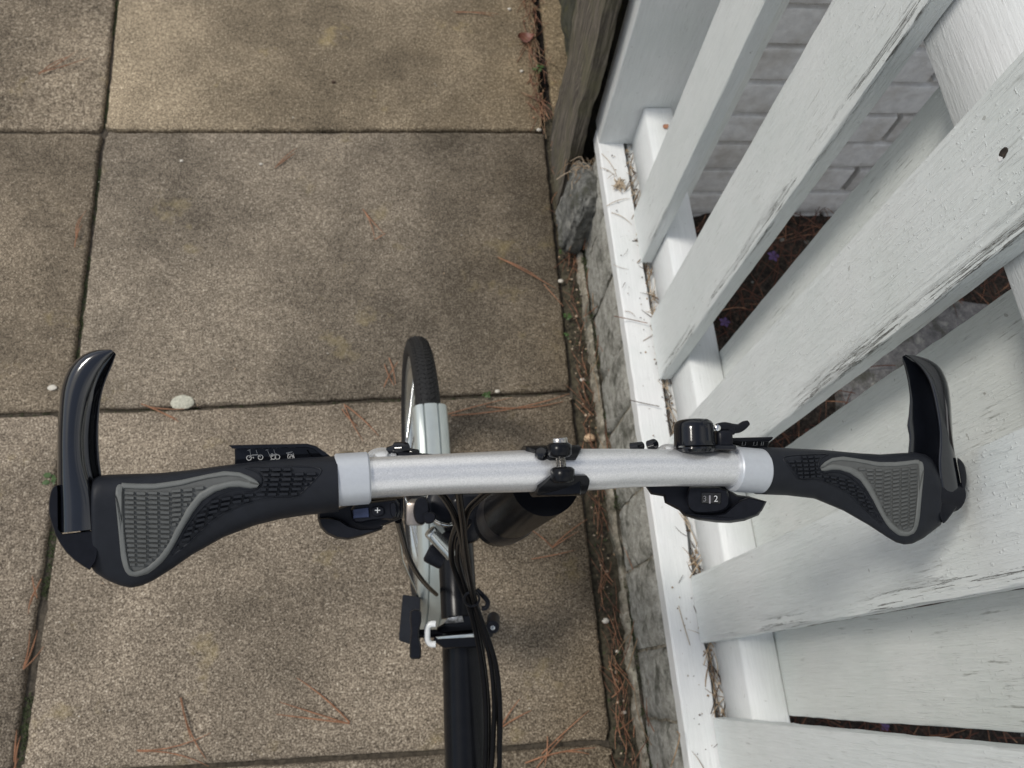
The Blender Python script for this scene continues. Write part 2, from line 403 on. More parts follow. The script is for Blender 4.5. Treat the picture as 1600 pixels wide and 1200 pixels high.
for k in range(len(yl)-1):
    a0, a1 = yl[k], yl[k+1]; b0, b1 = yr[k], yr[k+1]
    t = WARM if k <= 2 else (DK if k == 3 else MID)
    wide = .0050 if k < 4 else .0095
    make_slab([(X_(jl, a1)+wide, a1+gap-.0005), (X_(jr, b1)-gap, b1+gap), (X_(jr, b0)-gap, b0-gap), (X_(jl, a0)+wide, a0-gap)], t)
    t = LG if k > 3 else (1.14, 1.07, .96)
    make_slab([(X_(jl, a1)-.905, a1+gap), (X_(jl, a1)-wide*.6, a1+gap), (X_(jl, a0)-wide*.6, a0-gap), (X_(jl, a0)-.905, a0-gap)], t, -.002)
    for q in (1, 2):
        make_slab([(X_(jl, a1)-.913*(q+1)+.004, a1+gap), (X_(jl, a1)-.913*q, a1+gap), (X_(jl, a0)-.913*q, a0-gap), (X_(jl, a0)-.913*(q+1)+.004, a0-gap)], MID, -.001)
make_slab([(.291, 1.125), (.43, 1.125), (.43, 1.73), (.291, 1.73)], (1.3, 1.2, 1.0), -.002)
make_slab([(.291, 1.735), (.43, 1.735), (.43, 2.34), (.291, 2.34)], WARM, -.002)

# ------------------------------------------------------------------ low wall under the fence
SX = lambda y: .3295 - .0105*(y+.05)                             # outer face of plinth and sill
plinth = empty('low_wall', (.40, .3, 0), 'low wall of grey weathered bricks carrying the white picket fence', 'wall')
g = G()
rings = []
for i in range(120):
    y = -1.0 + i*1.92/119; x = SX(y)
    rings.append([(x+.006, y, -.03), (x+.006, y, .185), (.47, y, .185), (.47, y, -.03)])
g.add(*loft(rings)); g.build('mortar_core', MORT, plinth, 0)
ysp = [.905, .778, .655, .52, .415, .275, .167, .038, -.065, -.172, -.28, -.39, -.50, -.61, -.72, -.83, -.94]
for a, b in zip(ysp, ysp[1:]):
    y1, y0 = a-.0022, b+.0022; vs = []; ny, nzv = 14, 14; sh = random.uniform(-.0015, .003)
    F_ = {}
    fs = []
    for i in range(ny+1):
        for j in range(nzv+1):
            y = y0+(y1-y0)*i/ny; z = .006+.187*j/nzv
            edge = min(i, ny-i, j, nzv-j); e = (.0055+.003*fn((y*130, z*130, 8)) if edge == 0 else .0016 if edge == 1 else 0)
            y += .003*fn((z*40, y*20, 5)) if 0 < j < nzv else 0
            x = SX(y) - .002 + sh + e + .0034*fn((y*60, z*60, 1)) + .0024*fn((y*170, z*170, 2))
            vs.append((x, y, z))
    for i in range(ny):
        for j in range(nzv): q = i*(nzv+1)+j; fs.append((q, q+1, q+nzv+2, q+nzv+1))
    # close with a back
    k = len(vs); per = [i*(nzv+1) for i in range(ny+1)] + [ny*(nzv+1)+j for j in range(1, nzv+1)] + [i*(nzv+1)+nzv for i in range(ny-1, -1, -1)] + [j for j in range(nzv-1, 0, -1)]
    vs += [(SX(vs[q][1])+.03, vs[q][1], vs[q][2]) for q in per]
    for q in range(len(per)): fs.append((per[q], per[(q+1) % len(per)], k+(q+1) % len(per), k+q))
    mesh('brick', vs, fs, CONC, plinth, 60)
# rough mortar fillet along the foot of the wall
rings = []
for i in range(420):
    y = -1.0 + i*1.85/419; x = SX(y)-.004; w = .0095 + .006*fn((y*22, 0, 0)) + .004*fn((y*90, 4, 0)); h = .020 + .010*fn((y*28, 9, 0)) + .007*fn((y*110, 2, 2))
    if fn((y*9, 3, 3)) > .45: w *= .35; h *= .4
    rings.append([(x+.02, y, -.02), (x-w*1.15, y, -.02), (x-w, y, h*.45+.003*fn((y*200, 1, 1))), (x-w*.6, y, h*.9), (x-w*.25, y, h*1.05+.004*fn((y*180, 5, 1))), (x+.006, y, h*.35), (x+.02, y, h*.3)])
g = G(); g.add(*loft(rings)); g.build('mortar_fillet', MORT, plinth, 70)

# ------------------------------------------------------------------ picket fence
fence = empty('picket_fence', (.40, .3, .195), 'white painted picket fence with pickets on both sides of its rails', 'fence')
def timber(name, c, size, m_, along, parent, label=None, seg=60, wob=.0010, edge=None):
    """sawn timber with eased, slightly uneven arrises; 'edge' marks where the paint has split along the lower street arris"""
    cx, cy, cz = c; sx, sy, sz = size; L_ = {'Z': sz, 'Y': sy}[along]; rings = []; b = .0020; ev = []
    for i in range(seg+1):
        t = -L_/2 + L_*i/seg
        if along == 'Z': w, d = sy/2, sx/2
        else: w, d = sz/2, sx/2
        P = [(-d, -w+b, 1), (-d+b*.3, -w+b*.3, 1), (-d+b, -w, .7), (-d+.006, -w, .25), (0, -w, 0), (d-b, -w, 0), (d, -w+b, 0), (d, 0, 0), (d, w-b, 0), (d-b, w, 0), (0, w, 0), (-d+b, w, .3), (-d+b*.3, w-b*.3, .7), (-d, w-b, .7), (-d, w-.006, .25), (-d, w-.012, 0), (-d, 0, 0), (-d, -w+.024, 0), (-d, -w+.015, .42), (-d, -w+.008, .9)]
        prof = []
        for px, py, e_ in P:
            e = wob*fn((t*14+cx*50, py*90+cy*31, px*200)); e2 = wob*fn((t*55, cy*17+py*300, px*300+4)) if abs(py) > w-.003 else 0
            if along == 'Z': prof.append((cx+px+e*.5, cy+py+e*.6+e2, cz+t))
            else: prof.append((cx+px+e+e2, cy+t, cz+py+e*.6))
            ev.append(e_*(edge(cz+t, py < 0) if edge else 0))
        rings.append(prof)
    o = mesh(name, *loft(rings), m_, parent, 40)
    at = o.data.attributes.new('edge', 'FLOAT', 'POINT'); at.data.foreach_set('value', ev)
    if label: o['label'] = label
    return o
def band(*rs):
    """how badly the paint is split at a height: list of (from, to, amount) for the lower arris, upper arris slightly"""
    def f(z, lower):
        v = 0
        for a, b_, k in rs: v = max(v, k*max(0, min(1, (z-a)/.05, (b_-z)/.05)))
        return v if lower else .45
    return f
PF = lambda y: .369 - .010*y
front = [(.697, .100, .236, band((.25, .42, .6))), (.4885, .108, .234, band((.24, .45, .95), (.45, 1.0, 1.0))), (.2875, .101, .232, band((.62, 1.05, 1.0), (.24, .62, .3))), (.082, .092, .231, band((.42, .60, .85), (.66, 1.0, 1.0), (.24, .42, .4))), (-.110, .098, .229, None), (-.315, .098, .229, None), (-.52, .098, .229, None)]
for cy, w, z0, eb in front:
    timber('picket', (PF(cy)+.010, cy, (z0+1.16)/2), (.020, w, 1.16-z0), PAINT, 'Z', fence, edge=eb)
back = [(.394, .103), (.2, .104), (-.010, .102), (-.215, .10), (-.42, .10), (.80, .10)]
for cy, w in back:
    timber('back_picket', (PF(cy)+.020+.051+.010, cy, (.205+1.16)/2), (.020, w, .955), PAINT_B, 'Z', fence)
def rail(name, x0, x1, z0, z1, y0, y1, m_):
    rings = []
    for i in range(60):
        y = y0+(y1-y0)*i/59; dx = -.010*y; b = .003
        e = lambda k: .0008*fn((y*30, k, 3))
        rings.append([(x0+dx+e(1), y, z0+b), (x0+dx+e(1), y, z1-b), (x0+dx+b+e(2), y, z1+e(2)), (x1+dx-b, y, z1+e(4)), (x1+dx, y, z1-b), (x1+dx, y, z0+b), (x1+dx-b, y, z0), (x0+dx+b, y, z0)])
    return mesh(name, *loft(rings), m_, fence, 50)
rail('bottom_rail', .3895, .4395, .2255, .319, -.75, .9005, PAINT_Y)
rail('top_rail', .3895, .4395, .917, 1.01, -.75, .9005, PAINT_Y)
rings = []
for i in range(160):
    y = -.80 + i*1.735/159; x = SX(y); b = .003; e = .0007*fn((y*40, 2, 1))
    wr = .3765-.010*y + .0022*fn((y*28, 7, 1)) + .0014*fn((y*110, 3, 1))
    rings.append([(x+e, y, .1955), (x+e, y, .222), (x+b+e, y, .225), (wr-.002, y, .2253), (wr, y, .222), (wr, y, .1955)])
mesh('sill', *loft(rings), PAINT_S, fence, 40)
rings = []
for i in range(60):
    y = -.80 + i*1.735/59
    rings.append([(.3835-.010*y, y, .1955), (.3835-.010*y, y, .219), (.47, y, .219), (.47, y, .1955)])
mesh('bed_board', *loft(rings), PAINT_S, fence, 40)
timber('post', (.3815, .9285, .75), (.123, .053, 1.05), PAINT_P, 'Z', fence)

# ------------------------------------------------------------------ painted brick house wall beyond the fence
house = empty('house_wall', (1.1, 1.0, 0), 'white painted brick wall behind the picket fence', 'wall')
g = G(); g.add(*bevbox((1.37, 1.015, .60), WX, (1.85, .216, 1.30), 0)); g.build('mortar', MORTARP, house, 0)
BR = {}
def brick_mesh(w):
    if w in BR: return BR[w]
    bm = bmesh.new(); bmesh.ops.create_cube(bm, size=1)
    for v in bm.verts: v.co = Vector((v.co.x*w, v.co.y*.03, v.co.z*.0665))
    bmesh.ops.bevel(bm, geom=bm.edges[:], offset=.0042, segments=2, profile=.6, affect='EDGES')
    bmesh.ops.subdivide_edges(bm, edges=[e for e in bm.edges if e.calc_length() > .05], cuts=6, use_grid_fill=True)
    for v in bm.verts: v.co.y += .0018*fn((v.co.x*50+w*9, v.co.z*50, 2)); v.co.z += .0012*fn((v.co.x*60, v.co.z*20, 8)); v.co.x += .0012*fn((v.co.x*10, v.co.z*60, 4))
    me = bpy.data.meshes.new('brick'); bm.to_mesh(me); bm.free(); me.materials.append(BRICKP)
    me.polygons.foreach_set('use_smooth', [True]*len(me.polygons)); me.set_sharp_from_angle(angle=R(50)); BR[w] = me; return me
for c in range(-1, 16):
    z = .043 + .0762*c; x = .855 - .24*2 + (.12 if c % 2 == 0 else 0) + .005
    k0 = x - .005
    while k0 < 2.25:
        a = max(k0+.0045, .452); b = min(k0+.24-.0045, 2.29)
        if b-a > .04:
            me = brick_mesh(round(b-a, 3)); o = bpy.data.objects.new('brick', me); COL.objects.link(o)
            o.location = (.5*(a+b), .911+random.uniform(-.0012, .0012), z+random.uniform(-.001, .001)); o.rotation_euler = (0, random.uniform(-.004, .004), 0)
            adopt(o, house)
        k0 += .24
# mossy return of the wall beside the weathered board
g = G(); vs = []; fs = []
for i in range(30):
    for j in range(40):
        y = .957+i*.6/29; z = -.03+j*1.2/39; vs.append((.336+.008*fn((y*20, z*20, 1))+.004*fn((y*80, z*80, 2)), y, z))
for i in range(29):
    for j in range(39): q = i*40+j; fs.append((q, q+1, q+41, q+40))
k = len(vs); vs += [(.43, .957, -.03), (.43, .957, 1.17), (.43, 1.557, 1.17), (.43, 1.557, -.03)]
fs += [(k, k+1, k+2, k+3)]
for (a, b, line) in ((k, k+1, [j for j in range(40)]), (k+3, k+2, [29*40+j for j in range(40)])): fs.append(tuple([a]+line+[b]))
mesh('return_face', vs, fs, MOSSY, house, 60)

# ------------------------------------------------------------------ weathered board and rubble beside the post
rings = []
for i in range(70):
    z = -.02 + i*1.16/69; pr = []
    for (a, b, s) in ((.279, .930, 1), (.279, .945, 0), (.279, .99, 0), (.279, 1.04, 0), (.279, 1.085, 0), (.279, 1.100, 2), (.292, 1.100, 2), (.303, 1.100, 2), (.303, .93, 1), (.292, .930, 1)):
        ex = .006*fn((z*7, b*20, 1)) + .003*fn((z*30, b*60, 2)); ey = .010*fn((z*6, s*5, 4)) + .004*fn((z*26, s*3, 6))
        pr.append((a+ex, b+(ey if s else 0), z))
    rings.append(pr)
g = G(); g.add(*loft(rings))
wb = g.build('weathered_board', WOOD, None, 50)
tag(wb, 'upright weathered grey brown board standing on the paving beside the white post', 'board')
bm = bmesh.new(); bmesh.ops.create_icosphere(bm, subdivisions=5, radius=1)
for v in bm.verts:
    p = v.co.copy(); q = Vector([math.copysign(abs(t)**.55, t) for t in p])
    q = Vector((q.x*.021, q.y*.062, q.z*.098)); q += p*(.010*fn(p*1.6)+.006*fn(p*4.5)+.003*fn(p*11))
    q.x += .012*(q.z/.082)*.5 
    v.co = q + Vector((.301, .862, .078))
g = G(); bm.verts.index_update(); g.add([v.co for v in bm.verts], [tuple(v.index for v in f.verts) for f in bm.faces]); bm.free()
tag(g.build('rubble_stone', ROCKM, None, 60), 'dark grey rubble stone wedged between the weathered board and the low wall', 'stone')

g = G()
for i in range(90):
    x, y = random.gauss(.303, .012), random.gauss(.895, .026); z = .150+random.uniform(0, .02) - abs(y-.885)*.5; a = random.gauss(1.57, .8); l = random.uniform(.015, .05)
    pts = [Vector((x-math.cos(a)*l/2, y-math.sin(a)*l/2, z-.008)), Vector((x+random.gauss(0, .004), y+random.gauss(0, .004), z+random.uniform(.002, .012))), Vector((x+math.cos(a)*l/2, y+math.sin(a)*l/2, z-.01))]
    g.add(*tube(pts, random.uniform(.0004, .0008), 4, 3), i % 2)
tag(g.build('dry_fibre_tuft', [DRYL, DRY], None, 60), 'tuft of pale dry fibres caught on top of the rubble stone', 'plant fibres')
for (px, py, s_, m_, nm) in ((1568, 239, .0032, SOIL, 'nail_hole'), (1564, 246, .0024, PAINT_S, 'paint_chip'), (1185, 983, .0022, PAINT_S, 'paint_chip')):
    d = ray(px, py); t = .3686/(d.x+.010*d.y); c = CO+d*t; bm = bmesh.new(); bmesh.ops.create_icosphere(bm, subdivisions=2, radius=s_); bm.verts.index_update()
    g = G(); g.add([c+Vector((v.co.x*.18, v.co.y*(1+.5*fn(v.co*300)), v.co.z*1.3)) for v in bm.verts], [tuple(v.index for v in f.verts) for f in bm.faces]); bm.free(); g.build(nm, m_, fence, 60)

# ------------------------------------------------------------------ garden bed behind the fence
rings = []
bedv = []; bedf = []
nx, ny = 60, 60
for j in range(ny+1):
    for i in range(nx+1):
        x = .465+i*1.2/nx; y = -.9+j*1.80/ny
        bedv.append((x, y, -.004+.010*fn((x*9, y*9, 1))+.006*fn((x*34, y*34, 2))))
for j in range(ny):
    for i in range(nx): a = j*(nx+1)+i; bedf.append((a, a+1, a+nx+2, a+nx+1))
tag(mesh('garden_soil', bedv, bedf, SOIL, None, 60), kind='structure')
P_ = [(.79, .14), (.775, .44), (.82, .60), (.89, .67), (1.02, .69), (1.20, .655), (1.64, .66), (1.64, .14)]
g = G(); rr = round_poly(P_, 2)
rings = [[(x, y, -.02) for x, y in rr], [(x, y, .012) for x, y in rr], [(x+(1.2-x)*.01, y+(.4-y)*.01, .018) for x, y in rr]]
tag(mesh('garden_path', *loft(rings), PATH, None, 40), kind='structure')

# ------------------------------------------------------------------ needles, leaves, pebbles, weeds
def needle(g, a, b, bend=.1, r=.0007, mi=0, z=.0035, lift=.003):
    a = Vector((a[0], a[1], z if len(a) < 3 else a[2])); b = Vector((b[0], b[1], z if len(b) < 3 else b[2])); d = b-a; s = Vector((-d.y, d.x, 0))*bend
    pts = []
    for t in (0, .2, .4, .6, .8, 1):
        p = a.lerp(b, t) + s*4*t*(1-t); p.z += lift*4*t*(1-t); pts.append(p)
    g.add(*tube(pts, [r, r*1.1, r*1.1, r, r*.8, r*.35], 4), mi)
needle_spots = [
 ('forked pair of orange pine needles lying in front of the left grip', [((283, 1090), (300, 1158)), ((284, 1090), (323, 1186)), ((215, 1172), (330, 1145)), ((217, 1174), (327, 1197))]),
 ('bundle of three curved pine needles on the slab left of the frame tube', [((545, 1130), (432, 1116)), ((546, 1131), (438, 1097)), ((547, 1129), (464, 1059))]),
 ('pale orange pine needles on the far left slab by the top corner', [((62, 116), (140, 92)), ((62, 117), (122, 80)), ((62, 118), (110, 90))]),
 ('short pine needle pair below the top cross joint of the slabs', [((430, 264), (465, 232)), ((432, 262), (462, 240))]),
 ('small hooked pine needle pair in the middle of the large slab', [((567, 328), (586, 376)), ((567, 328), (602, 368)), ((586, 376), (603, 366))]),
 ('long pine needles on the slab near the low wall, above the clamp', [((778, 403), (868, 452)), ((780, 405), (845, 438)), ((850, 446), (880, 480))]),
 ('pine needles beside the white pebble on the left slab joint', [((222, 632), (280, 660)), ((228, 634), (278, 656)), ((236, 637), (290, 640))]),
 ('thin pine needles on the slab between the left grip and the front wheel', [((538, 632), (568, 690)), ((540, 634), (592, 682)), ((535, 640), (560, 668))]),
 ('straight pine needles on the joint right of the mudguard', [((700, 648), (800, 622)), ((705, 650), (890, 616)), ((760, 636), (880, 628))]),
 ('wide V of orange pine needles right of the handlepost', [((862, 855), (828, 827)), ((862, 856), (917, 812)), ((862, 857), (905, 830)), ((830, 874), (898, 860))]),
 ('tangle of pine needles on the bottom right slab corner', [((820, 1192), (930, 1168)), ((838, 1200), (880, 1150)), ((846, 1178), (920, 1110)), ((870, 1176), (920, 1178)), ((855, 1150), (850, 1200)), ((780, 1140), (812, 1092)), ((784, 1136), (830, 1110))]),
 ('faint pair of pine needles on the slab at the top edge of the picture', [((708, 20), (772, 27)), ((712, 22), (780, 24))]),
 ('pine needles lying on the slab just left of the front tyre', [((608, 560), (618, 602)), ((601, 570), (616, 604)), ((600, 606), (622, 566))]),
 ('pine needle pair in the left joint well above the left bar end', [((122, 372), (136, 330)), ((118, 388), (130, 352)), ((121, 374), (127, 340))]),
 ('pine needle pair in the left joint just below the left bar end', [((62, 915), (46, 960)), ((66, 905), (50, 945)), ((60, 935), (52, 900))]),
 ('pine needles in the left joint at the bottom edge', [((26, 1200), (34, 1150)), ((24, 1190), (28, 1140)), ((30, 1185), (22, 1210))]),
 ('crossed pine needles in the left joint midway between bar end and bottom edge', [((38, 1046), (60, 985)), ((39, 1045), (70, 1010)), ((38, 1044), (48, 985))]),
]
for lab, seg in needle_spots:
    g = G()
    for a, b in seg: needle(g, AT(*a)[:2], AT(*b)[:2], random.uniform(-.07, .07), random.uniform(.0008, .0011), lift=random.uniform(.001, .004))
    tag(g.build('pine_needles', NEEDLEL), lab, 'pine needles', 'pine needles fallen on the paving')
def litter(name, n, region, mats, zf, ln, r, lift=.004, angle=None, flakes=0, fs_=(.001, .0032)):
    g = G(); mk = len(mats)
    for i in range(n):
        x, y = region(); an = random.uniform(0, 6.283) if angle is None else random.gauss(*angle); l = random.uniform(*ln); z = zf(x, y)
        needle(g, (x-math.cos(an)*l/2, y-math.sin(an)*l/2, z+random.uniform(.001, .006)), (x+math.cos(an)*l/2, y+math.sin(an)*l/2, z+random.uniform(.001, .006)), random.uniform(-.12, .12), random.uniform(*r), i % mk, lift=random.uniform(0, lift))
    for i in range(flakes):
        x, y = region(); z = zf(x, y)+random.uniform(.001, .004); s = random.uniform(*fs_); k = random.uniform(0, 6)
        g.add([(x+math.cos(k+q)*s*random.uniform(.5, 1.2), y+math.sin(k+q)*s*random.uniform(.5, 1.2), z+random.uniform(-.001, .0015)) for q in (0, 1.3, 2.5, 3.7, 5)], [(0, 1, 2, 3, 4)], random.randrange(mk))
    return tag(g.build(name, mats, None, 60), kind='stuff')
def strip():
    y = random.uniform(-.3, 1.1); return random.gauss(.293, .008), y
vs = []; fs = []
for i in range(8):
    for j in range(500):
        x = .262+.075*i/7; y = -.9+2.1*j/499
        vs.append((x, y, -.0085 - .006*(1 if i < 2 else 0) + .0045*fn((x*45, y*45, 3))+.0035*fn((x*140, y*140, 5))+.002*fn((x*320, y*320, 6))))
for i in range(7):
    for j in range(499): a = i*500+j; fs.append((a, a+500, a+501, a+1))
tag(mesh('soil', vs, fs, SOILG, None, 60), kind='structure')
litter('pine_litter', 210, strip, [NEEDLE, NEEDLEL, BARKM, NEEDLE], lambda x, y: -.007+random.random()*.010, (.02, .085), (.0004, .0007), .005, (1.57, .5), 0)
litter('soil_crumbs', 0, strip, [BARKM, SOIL, MOSS, DRYL, DRY, SOIL, BARKM, SOIL, SOIL, MOSS, BARKM], lambda x, y: -.006+random.random()*.004, (.02, .085), (.0004, .0008), .005, (1.57, .5), 900)
def jt():
    y = random.uniform(1.13, 1.72); return random.gauss(X_(jr, y)-.010, .010), y
litter('needle_drift', 150, jt, [NEEDLE, NEEDLE, DRY], lambda x, y: .001, (.03, .09), (.0005, .0009), .004, (1.57, .5), 120)
def bed():
    while 1:
        x, y = random.uniform(.48, 1.3), random.uniform(-.5, .89)
        if not (x > .79 and .14 < y < .66) or random.random() < .04: return x, y
litter('garden_litter', 1500, bed, [NEEDLE, DARKN, DARKN], lambda x, y: .006+random.random()*.016 + (.012 if x > .79 and .14 < y < .66 else 0), (.04, .12), (.0006, .0011), .012)
litter('bark_chips', 10, bed, [BARKM, SOIL, SOIL, BARKM, BARKM, ROCKM, DARKN], lambda x, y: .006+random.random()*.008, (.01, .02), (.001, .002), .004, None, 900, (.003, .008))
def gapf():
    y = random.uniform(-.3, .89); return .3815-.010*y+random.uniform(-.006, .005), y
litter('dry_roots', 260, gapf, [DRY, BARKM, DRYL], lambda x, y: .219+random.random()*.006, (.012, .06), (.0004, .0009), .004, (1.57, .5), 160)
def sillf():
    y = random.uniform(-.15, .89); return random.uniform(SX(y)+.006, .372), y
litter('sill_specks', 12, sillf, [DRY, BARKM], lambda x, y: .2255, (.012, .04), (.0003, .0005), .003, None, 70, (.0006, .0018))
def weedy():
    y = random.uniform(-.3, .9); return random.gauss(SX(y)-.006, .006), y
litter('wall_foot_needles', 40, weedy, [NEEDLE, DRY], lambda x, y: .02+random.random()*.04, (.04, .10), (.0005, .0008), .01, (1.57, .35))
def slabs(): return random.uniform(-.95, .26), random.uniform(-.2, 1.6)
litter('pale_grit', 0, slabs, [PEB, PEBT, PEB, BARKM], lambda x, y: .0005, (.02, .03), (.001, .002), .001, None, 150, (.0007, .0017))
# moss in the joints
g = G()
def mossy(x, y, s, z=-.012):
    for _ in range(5):
        a = random.uniform(0, 6.28); l = s*random.uniform(.5, 1.2); c = Vector((x+random.gauss(0, s*.6), y+random.gauss(0, s*.9), z))
        d = Vector((math.cos(a), math.sin(a), random.uniform(.4, 1.2))).normalized()*l; e = Vector((-d.y, d.x, 0)).normalized()*l*.35
        g.add([c-e, c+e, c+d+e*.3, c+d-e*.3], [(0, 1, 2, 3)])
for i in range(900):
    y = random.uniform(-.3, 1.5)
    if fn((y*5, 1, 8)) > -.1: mossy(X_(jl, y)+random.gauss(.002, .003), y, random.uniform(.002, .005))
for i in range(160): x = random.uniform(-1.2, .25); mossy(x, (.504 if x > -.63 else .5)+random.gauss(0, .002), random.uniform(.0015, .0035))
for i in range(200): y = random.uniform(-.3, 1.1); mossy(SX(y)-.014+random.gauss(0, .003), y, random.uniform(.002, .005))
for i in range(700):
    y = random.uniform(-.35, .85)
    if fn((y*7, 3, 5)) > -.15: mossy(SX(y)-.004+random.gauss(0, .002), y, random.uniform(.0015, .004), random.uniform(.004, .03))
tag(g.build('joint_moss', MOSS, None, 0), kind='stuff')
# pebbles and white crumbs
def pebble(px, py, w, m_, lab, z=0., flat=.55):
    c = AT(px, py, z); s = w*.5*1.32/1200; bm = bmesh.new(); bmesh.ops.create_icosphere(bm, subdivisions=3, radius=1); k = px*.37
    vs = []
    bm.verts.index_update()
    for v in bm.verts:
        p = v.co*(1+.22*fn(v.co*1.3+Vector((k, 0, 0)))+.08*fn(v.co*4+Vector((k, 0, 0)))); vs.append(c+Vector((p.x*s*1.15, p.y*s*.8, p.z*s*flat+s*flat*.8)))
    g = G(); g.add(vs, [tuple(v.index for v in f.verts) for f in bm.faces]); bm.free()
    return tag(g.build('pebble', m_, None, 80), lab, 'pebble', 'small pale stones on the paving')
pebble(286, 629, 31, m_simple('lichen_white', (.50, .49, .40), .95, var=.35, vs=260, bmp=.8, bs=300), 'largest whitish pebble, lying flat on the left slab joint behind the bar end', flat=.16)
pebble(920, 686, 17, PEBT, 'tan pebble on the soil strip just right of the handlebar clamp', -.006, .8)
pebble(521, 129, 8, BARKM, 'tiny black speck on the warm slab at the top')
pebble(842, 204, 9, PEB, 'white crumb at the right end of the upper cross joint')
pebble(876, 440, 9, PEB, 'white crumb on the litter strip below the rubble stone')
pebble(910, 594, 8, PEB, 'white crumb on the litter strip level with the slab joint corner')
pebble(777, 612, 8, PEB, 'white crumb on the joint right of the front tyre')
pebble(946, 970, 10, PEB, 'white crumb beside the mortar strip at lower right', -.004)
pebble(964, 1018, 6, PEB, 'smaller white crumb below the one beside the mortar strip', -.004)
pebble(975, 1113, 6, PEB, 'white crumb nearest the bottom on the litter strip', -.004)
pebble(796, 15, 7, PEB, 'white crumb among the needles at the top edge')
pebble(815, 112, 7, PEB, 'white crumb beside the green weed near the top')
pebble(408, 257, 6, PEB, 'white grit on the large slab under the upper joint')
pebble(284, 252, 6, PEB, 'white grit left of centre on the large slab')
pebble(82, 606, 12, PEB, 'pale lichen covered crumb left of the left bar end', flat=.25)
# fallen leaf
def leaf(cx, m_, name, lab, cat, z0, l, w, ang, curl=.004):
    c = Vector(cx); vs = []; fs = []; n = 10
    for i in range(n+1):
        t = i/n; ww = w*math.sin(math.pi*t**.8)*.5+.0003
        for s in (-1, -.5, 0, .5, 1):
            x = (t-.5)*l; y = s*ww; z = curl*(1-abs(s))*-.5+curl*(2*t-1)**2+.0006*fn((x*400, y*400, 1))+curl*.6
            vs.append((c.x+x*math.cos(ang)-y*math.sin(ang), c.y+x*math.sin(ang)+y*math.cos(ang), c.z+z0+z))
    for i in range(n):
        for j in range(4): a = i*5+j; fs.append((a, a+1, a+6, a+5))
    k = len(vs); vs += [(v[0], v[1], v[2]-.0004) for v in vs]; fs += [tuple(q+k for q in f[::-1]) for f in fs]
    g = G(); g.add(vs, fs); return tag(g.build(name, m_, None, 70), lab, cat)
leaf(AT(821, 63), LEAFB, 'fallen_leaf', 'curled red brown leaf lying on the needle filled joint', 'leaf', .004, .040, .030, .15, .008)
leaf(AT(1040, 198, .32), m_simple('orange_leaf', (.42, .20, .12), .6, var=.3, vs=100), 'leaf_scrap', 'small orange leaf scrap on the bottom rail beside the post', 'leaf', .0005, .012, .009, .6, .001)
c = AT(967, 290, .226); g = G()
for i in range(46):
    a = random.uniform(0, 6.28); l = random.uniform(.004, .013); g_ = (c.x+random.gauss(0, .003), c.y+random.gauss(0, .004), .2275)
    needle(g, g_, (g_[0]+math.cos(a)*l, g_[1]+math.sin(a)*l, .2275+random.uniform(0, .006)), .1, .0011)
for a_, b_ in (((940, 240), (965, 280)), ((938, 262), (962, 276)), ((948, 322), (985, 310)), ((955, 332), (988, 352))): needle(g, AT(*a_, .2265), AT(*b_, .2265), .05, .0006)
tag(g.build('dried_flower', DRYL), 'dried brown flower head lying on the white sill near the post', 'dried flower')
def twig(pts, lab, m_=DRY, r=.0007):
    g = G(); g.add(*tube([AT(*p) for p in pts], r, 5, 4)); return tag(g.build('dry_twig', m_, None, 60), lab, 'twig', 'dry twigs lying on the fence sill')
twig([(960, 494, .24), (985, 499, .232), (1012, 505, .235)], 'reddish twig across the sill above the bell', NEEDLE)
twig([(984, 625, .24), (1005, 630, .231), (1030, 635, .235)], 'grey twig across the sill nearest the bell', BARKM)
twig([(1048, 1198, .24), (1056, 1175, .25), (1062, 1150, .245), (1058, 1143, .24)], 'dark curved twig on the sill at the bottom edge', DRY, .0009)
twig([(1060, 946, .227), (1068, 975, .227), (1078, 1008, .227)], 'straight yellowish twig along the sill beside the middle picket', DRYL, .0006)
def weed(px, py, n, s, lab, z=0.):
    c = AT(px, py, z); g = G()
    for i in range(n):
        a = i*2.4+px; rr = s*random.uniform(.3, 1); p = c+Vector((math.cos(a)*rr, math.sin(a)*rr, .004+random.random()*.008)); l = s*random.uniform(.35, .6)
        g.add([p+Vector((math.cos(a+q)*l*(1 if q else 1.2), math.sin(a+q)*l*.8, .0012*math.sin(q*2))) for q in (0, 1.05, 2.1, 3.14, 4.2, 5.25)], [(0, 1, 2, 3, 4, 5)])
        g.add(*tube([c, c.lerp(p, .6)+Vector((0, 0, .001)), p], .0004, 4))
    return tag(g.build('weed', LEAFG, None, 0), lab, 'weed', 'tiny green weeds in the joints')
weed(840, 112, 7, .010, 'green weed tuft in the joint below the fallen leaf')
weed(886, 497, 5, .008, 'two leaf weed in the litter strip level with the sill twig')
weed(884, 526, 4, .007, 'small weed just below the two leaf weed')
weed(760, 619, 6, .007, 'weed in the slab joint right of the front tyre')
weed(875, 397, 3, .005, 'single sprout by the foot of the rubble stone')
weed(82, 752, 7, .011, 'green weed in the left joint beside the bar end', -.008)
def petal(px, py, s, lab):
    c = AT(px, py, .02); g = G()
    for i in range(5):
        a = i*1.2566; g.add([c+Vector((0, 0, .003)), c+Vector((math.cos(a-.5)*s*.7, math.sin(a-.5)*s*.7, .006)), c+Vector((math.cos(a)*s, math.sin(a)*s, .004)), c+Vector((math.cos(a+.5)*s*.7, math.sin(a+.5)*s*.7, .006))], [(0, 1, 2, 3)])
    return tag(g.build('purple_flower', PURPLE, None, 60), lab, 'flower', 'purple flowers in the garden bed')
petal(1207, 402, .014, 'purple flower seen between the second and third pickets, upper one')
petal(1131, 505, .012, 'purple flower close to the bottom rail behind the second picket')
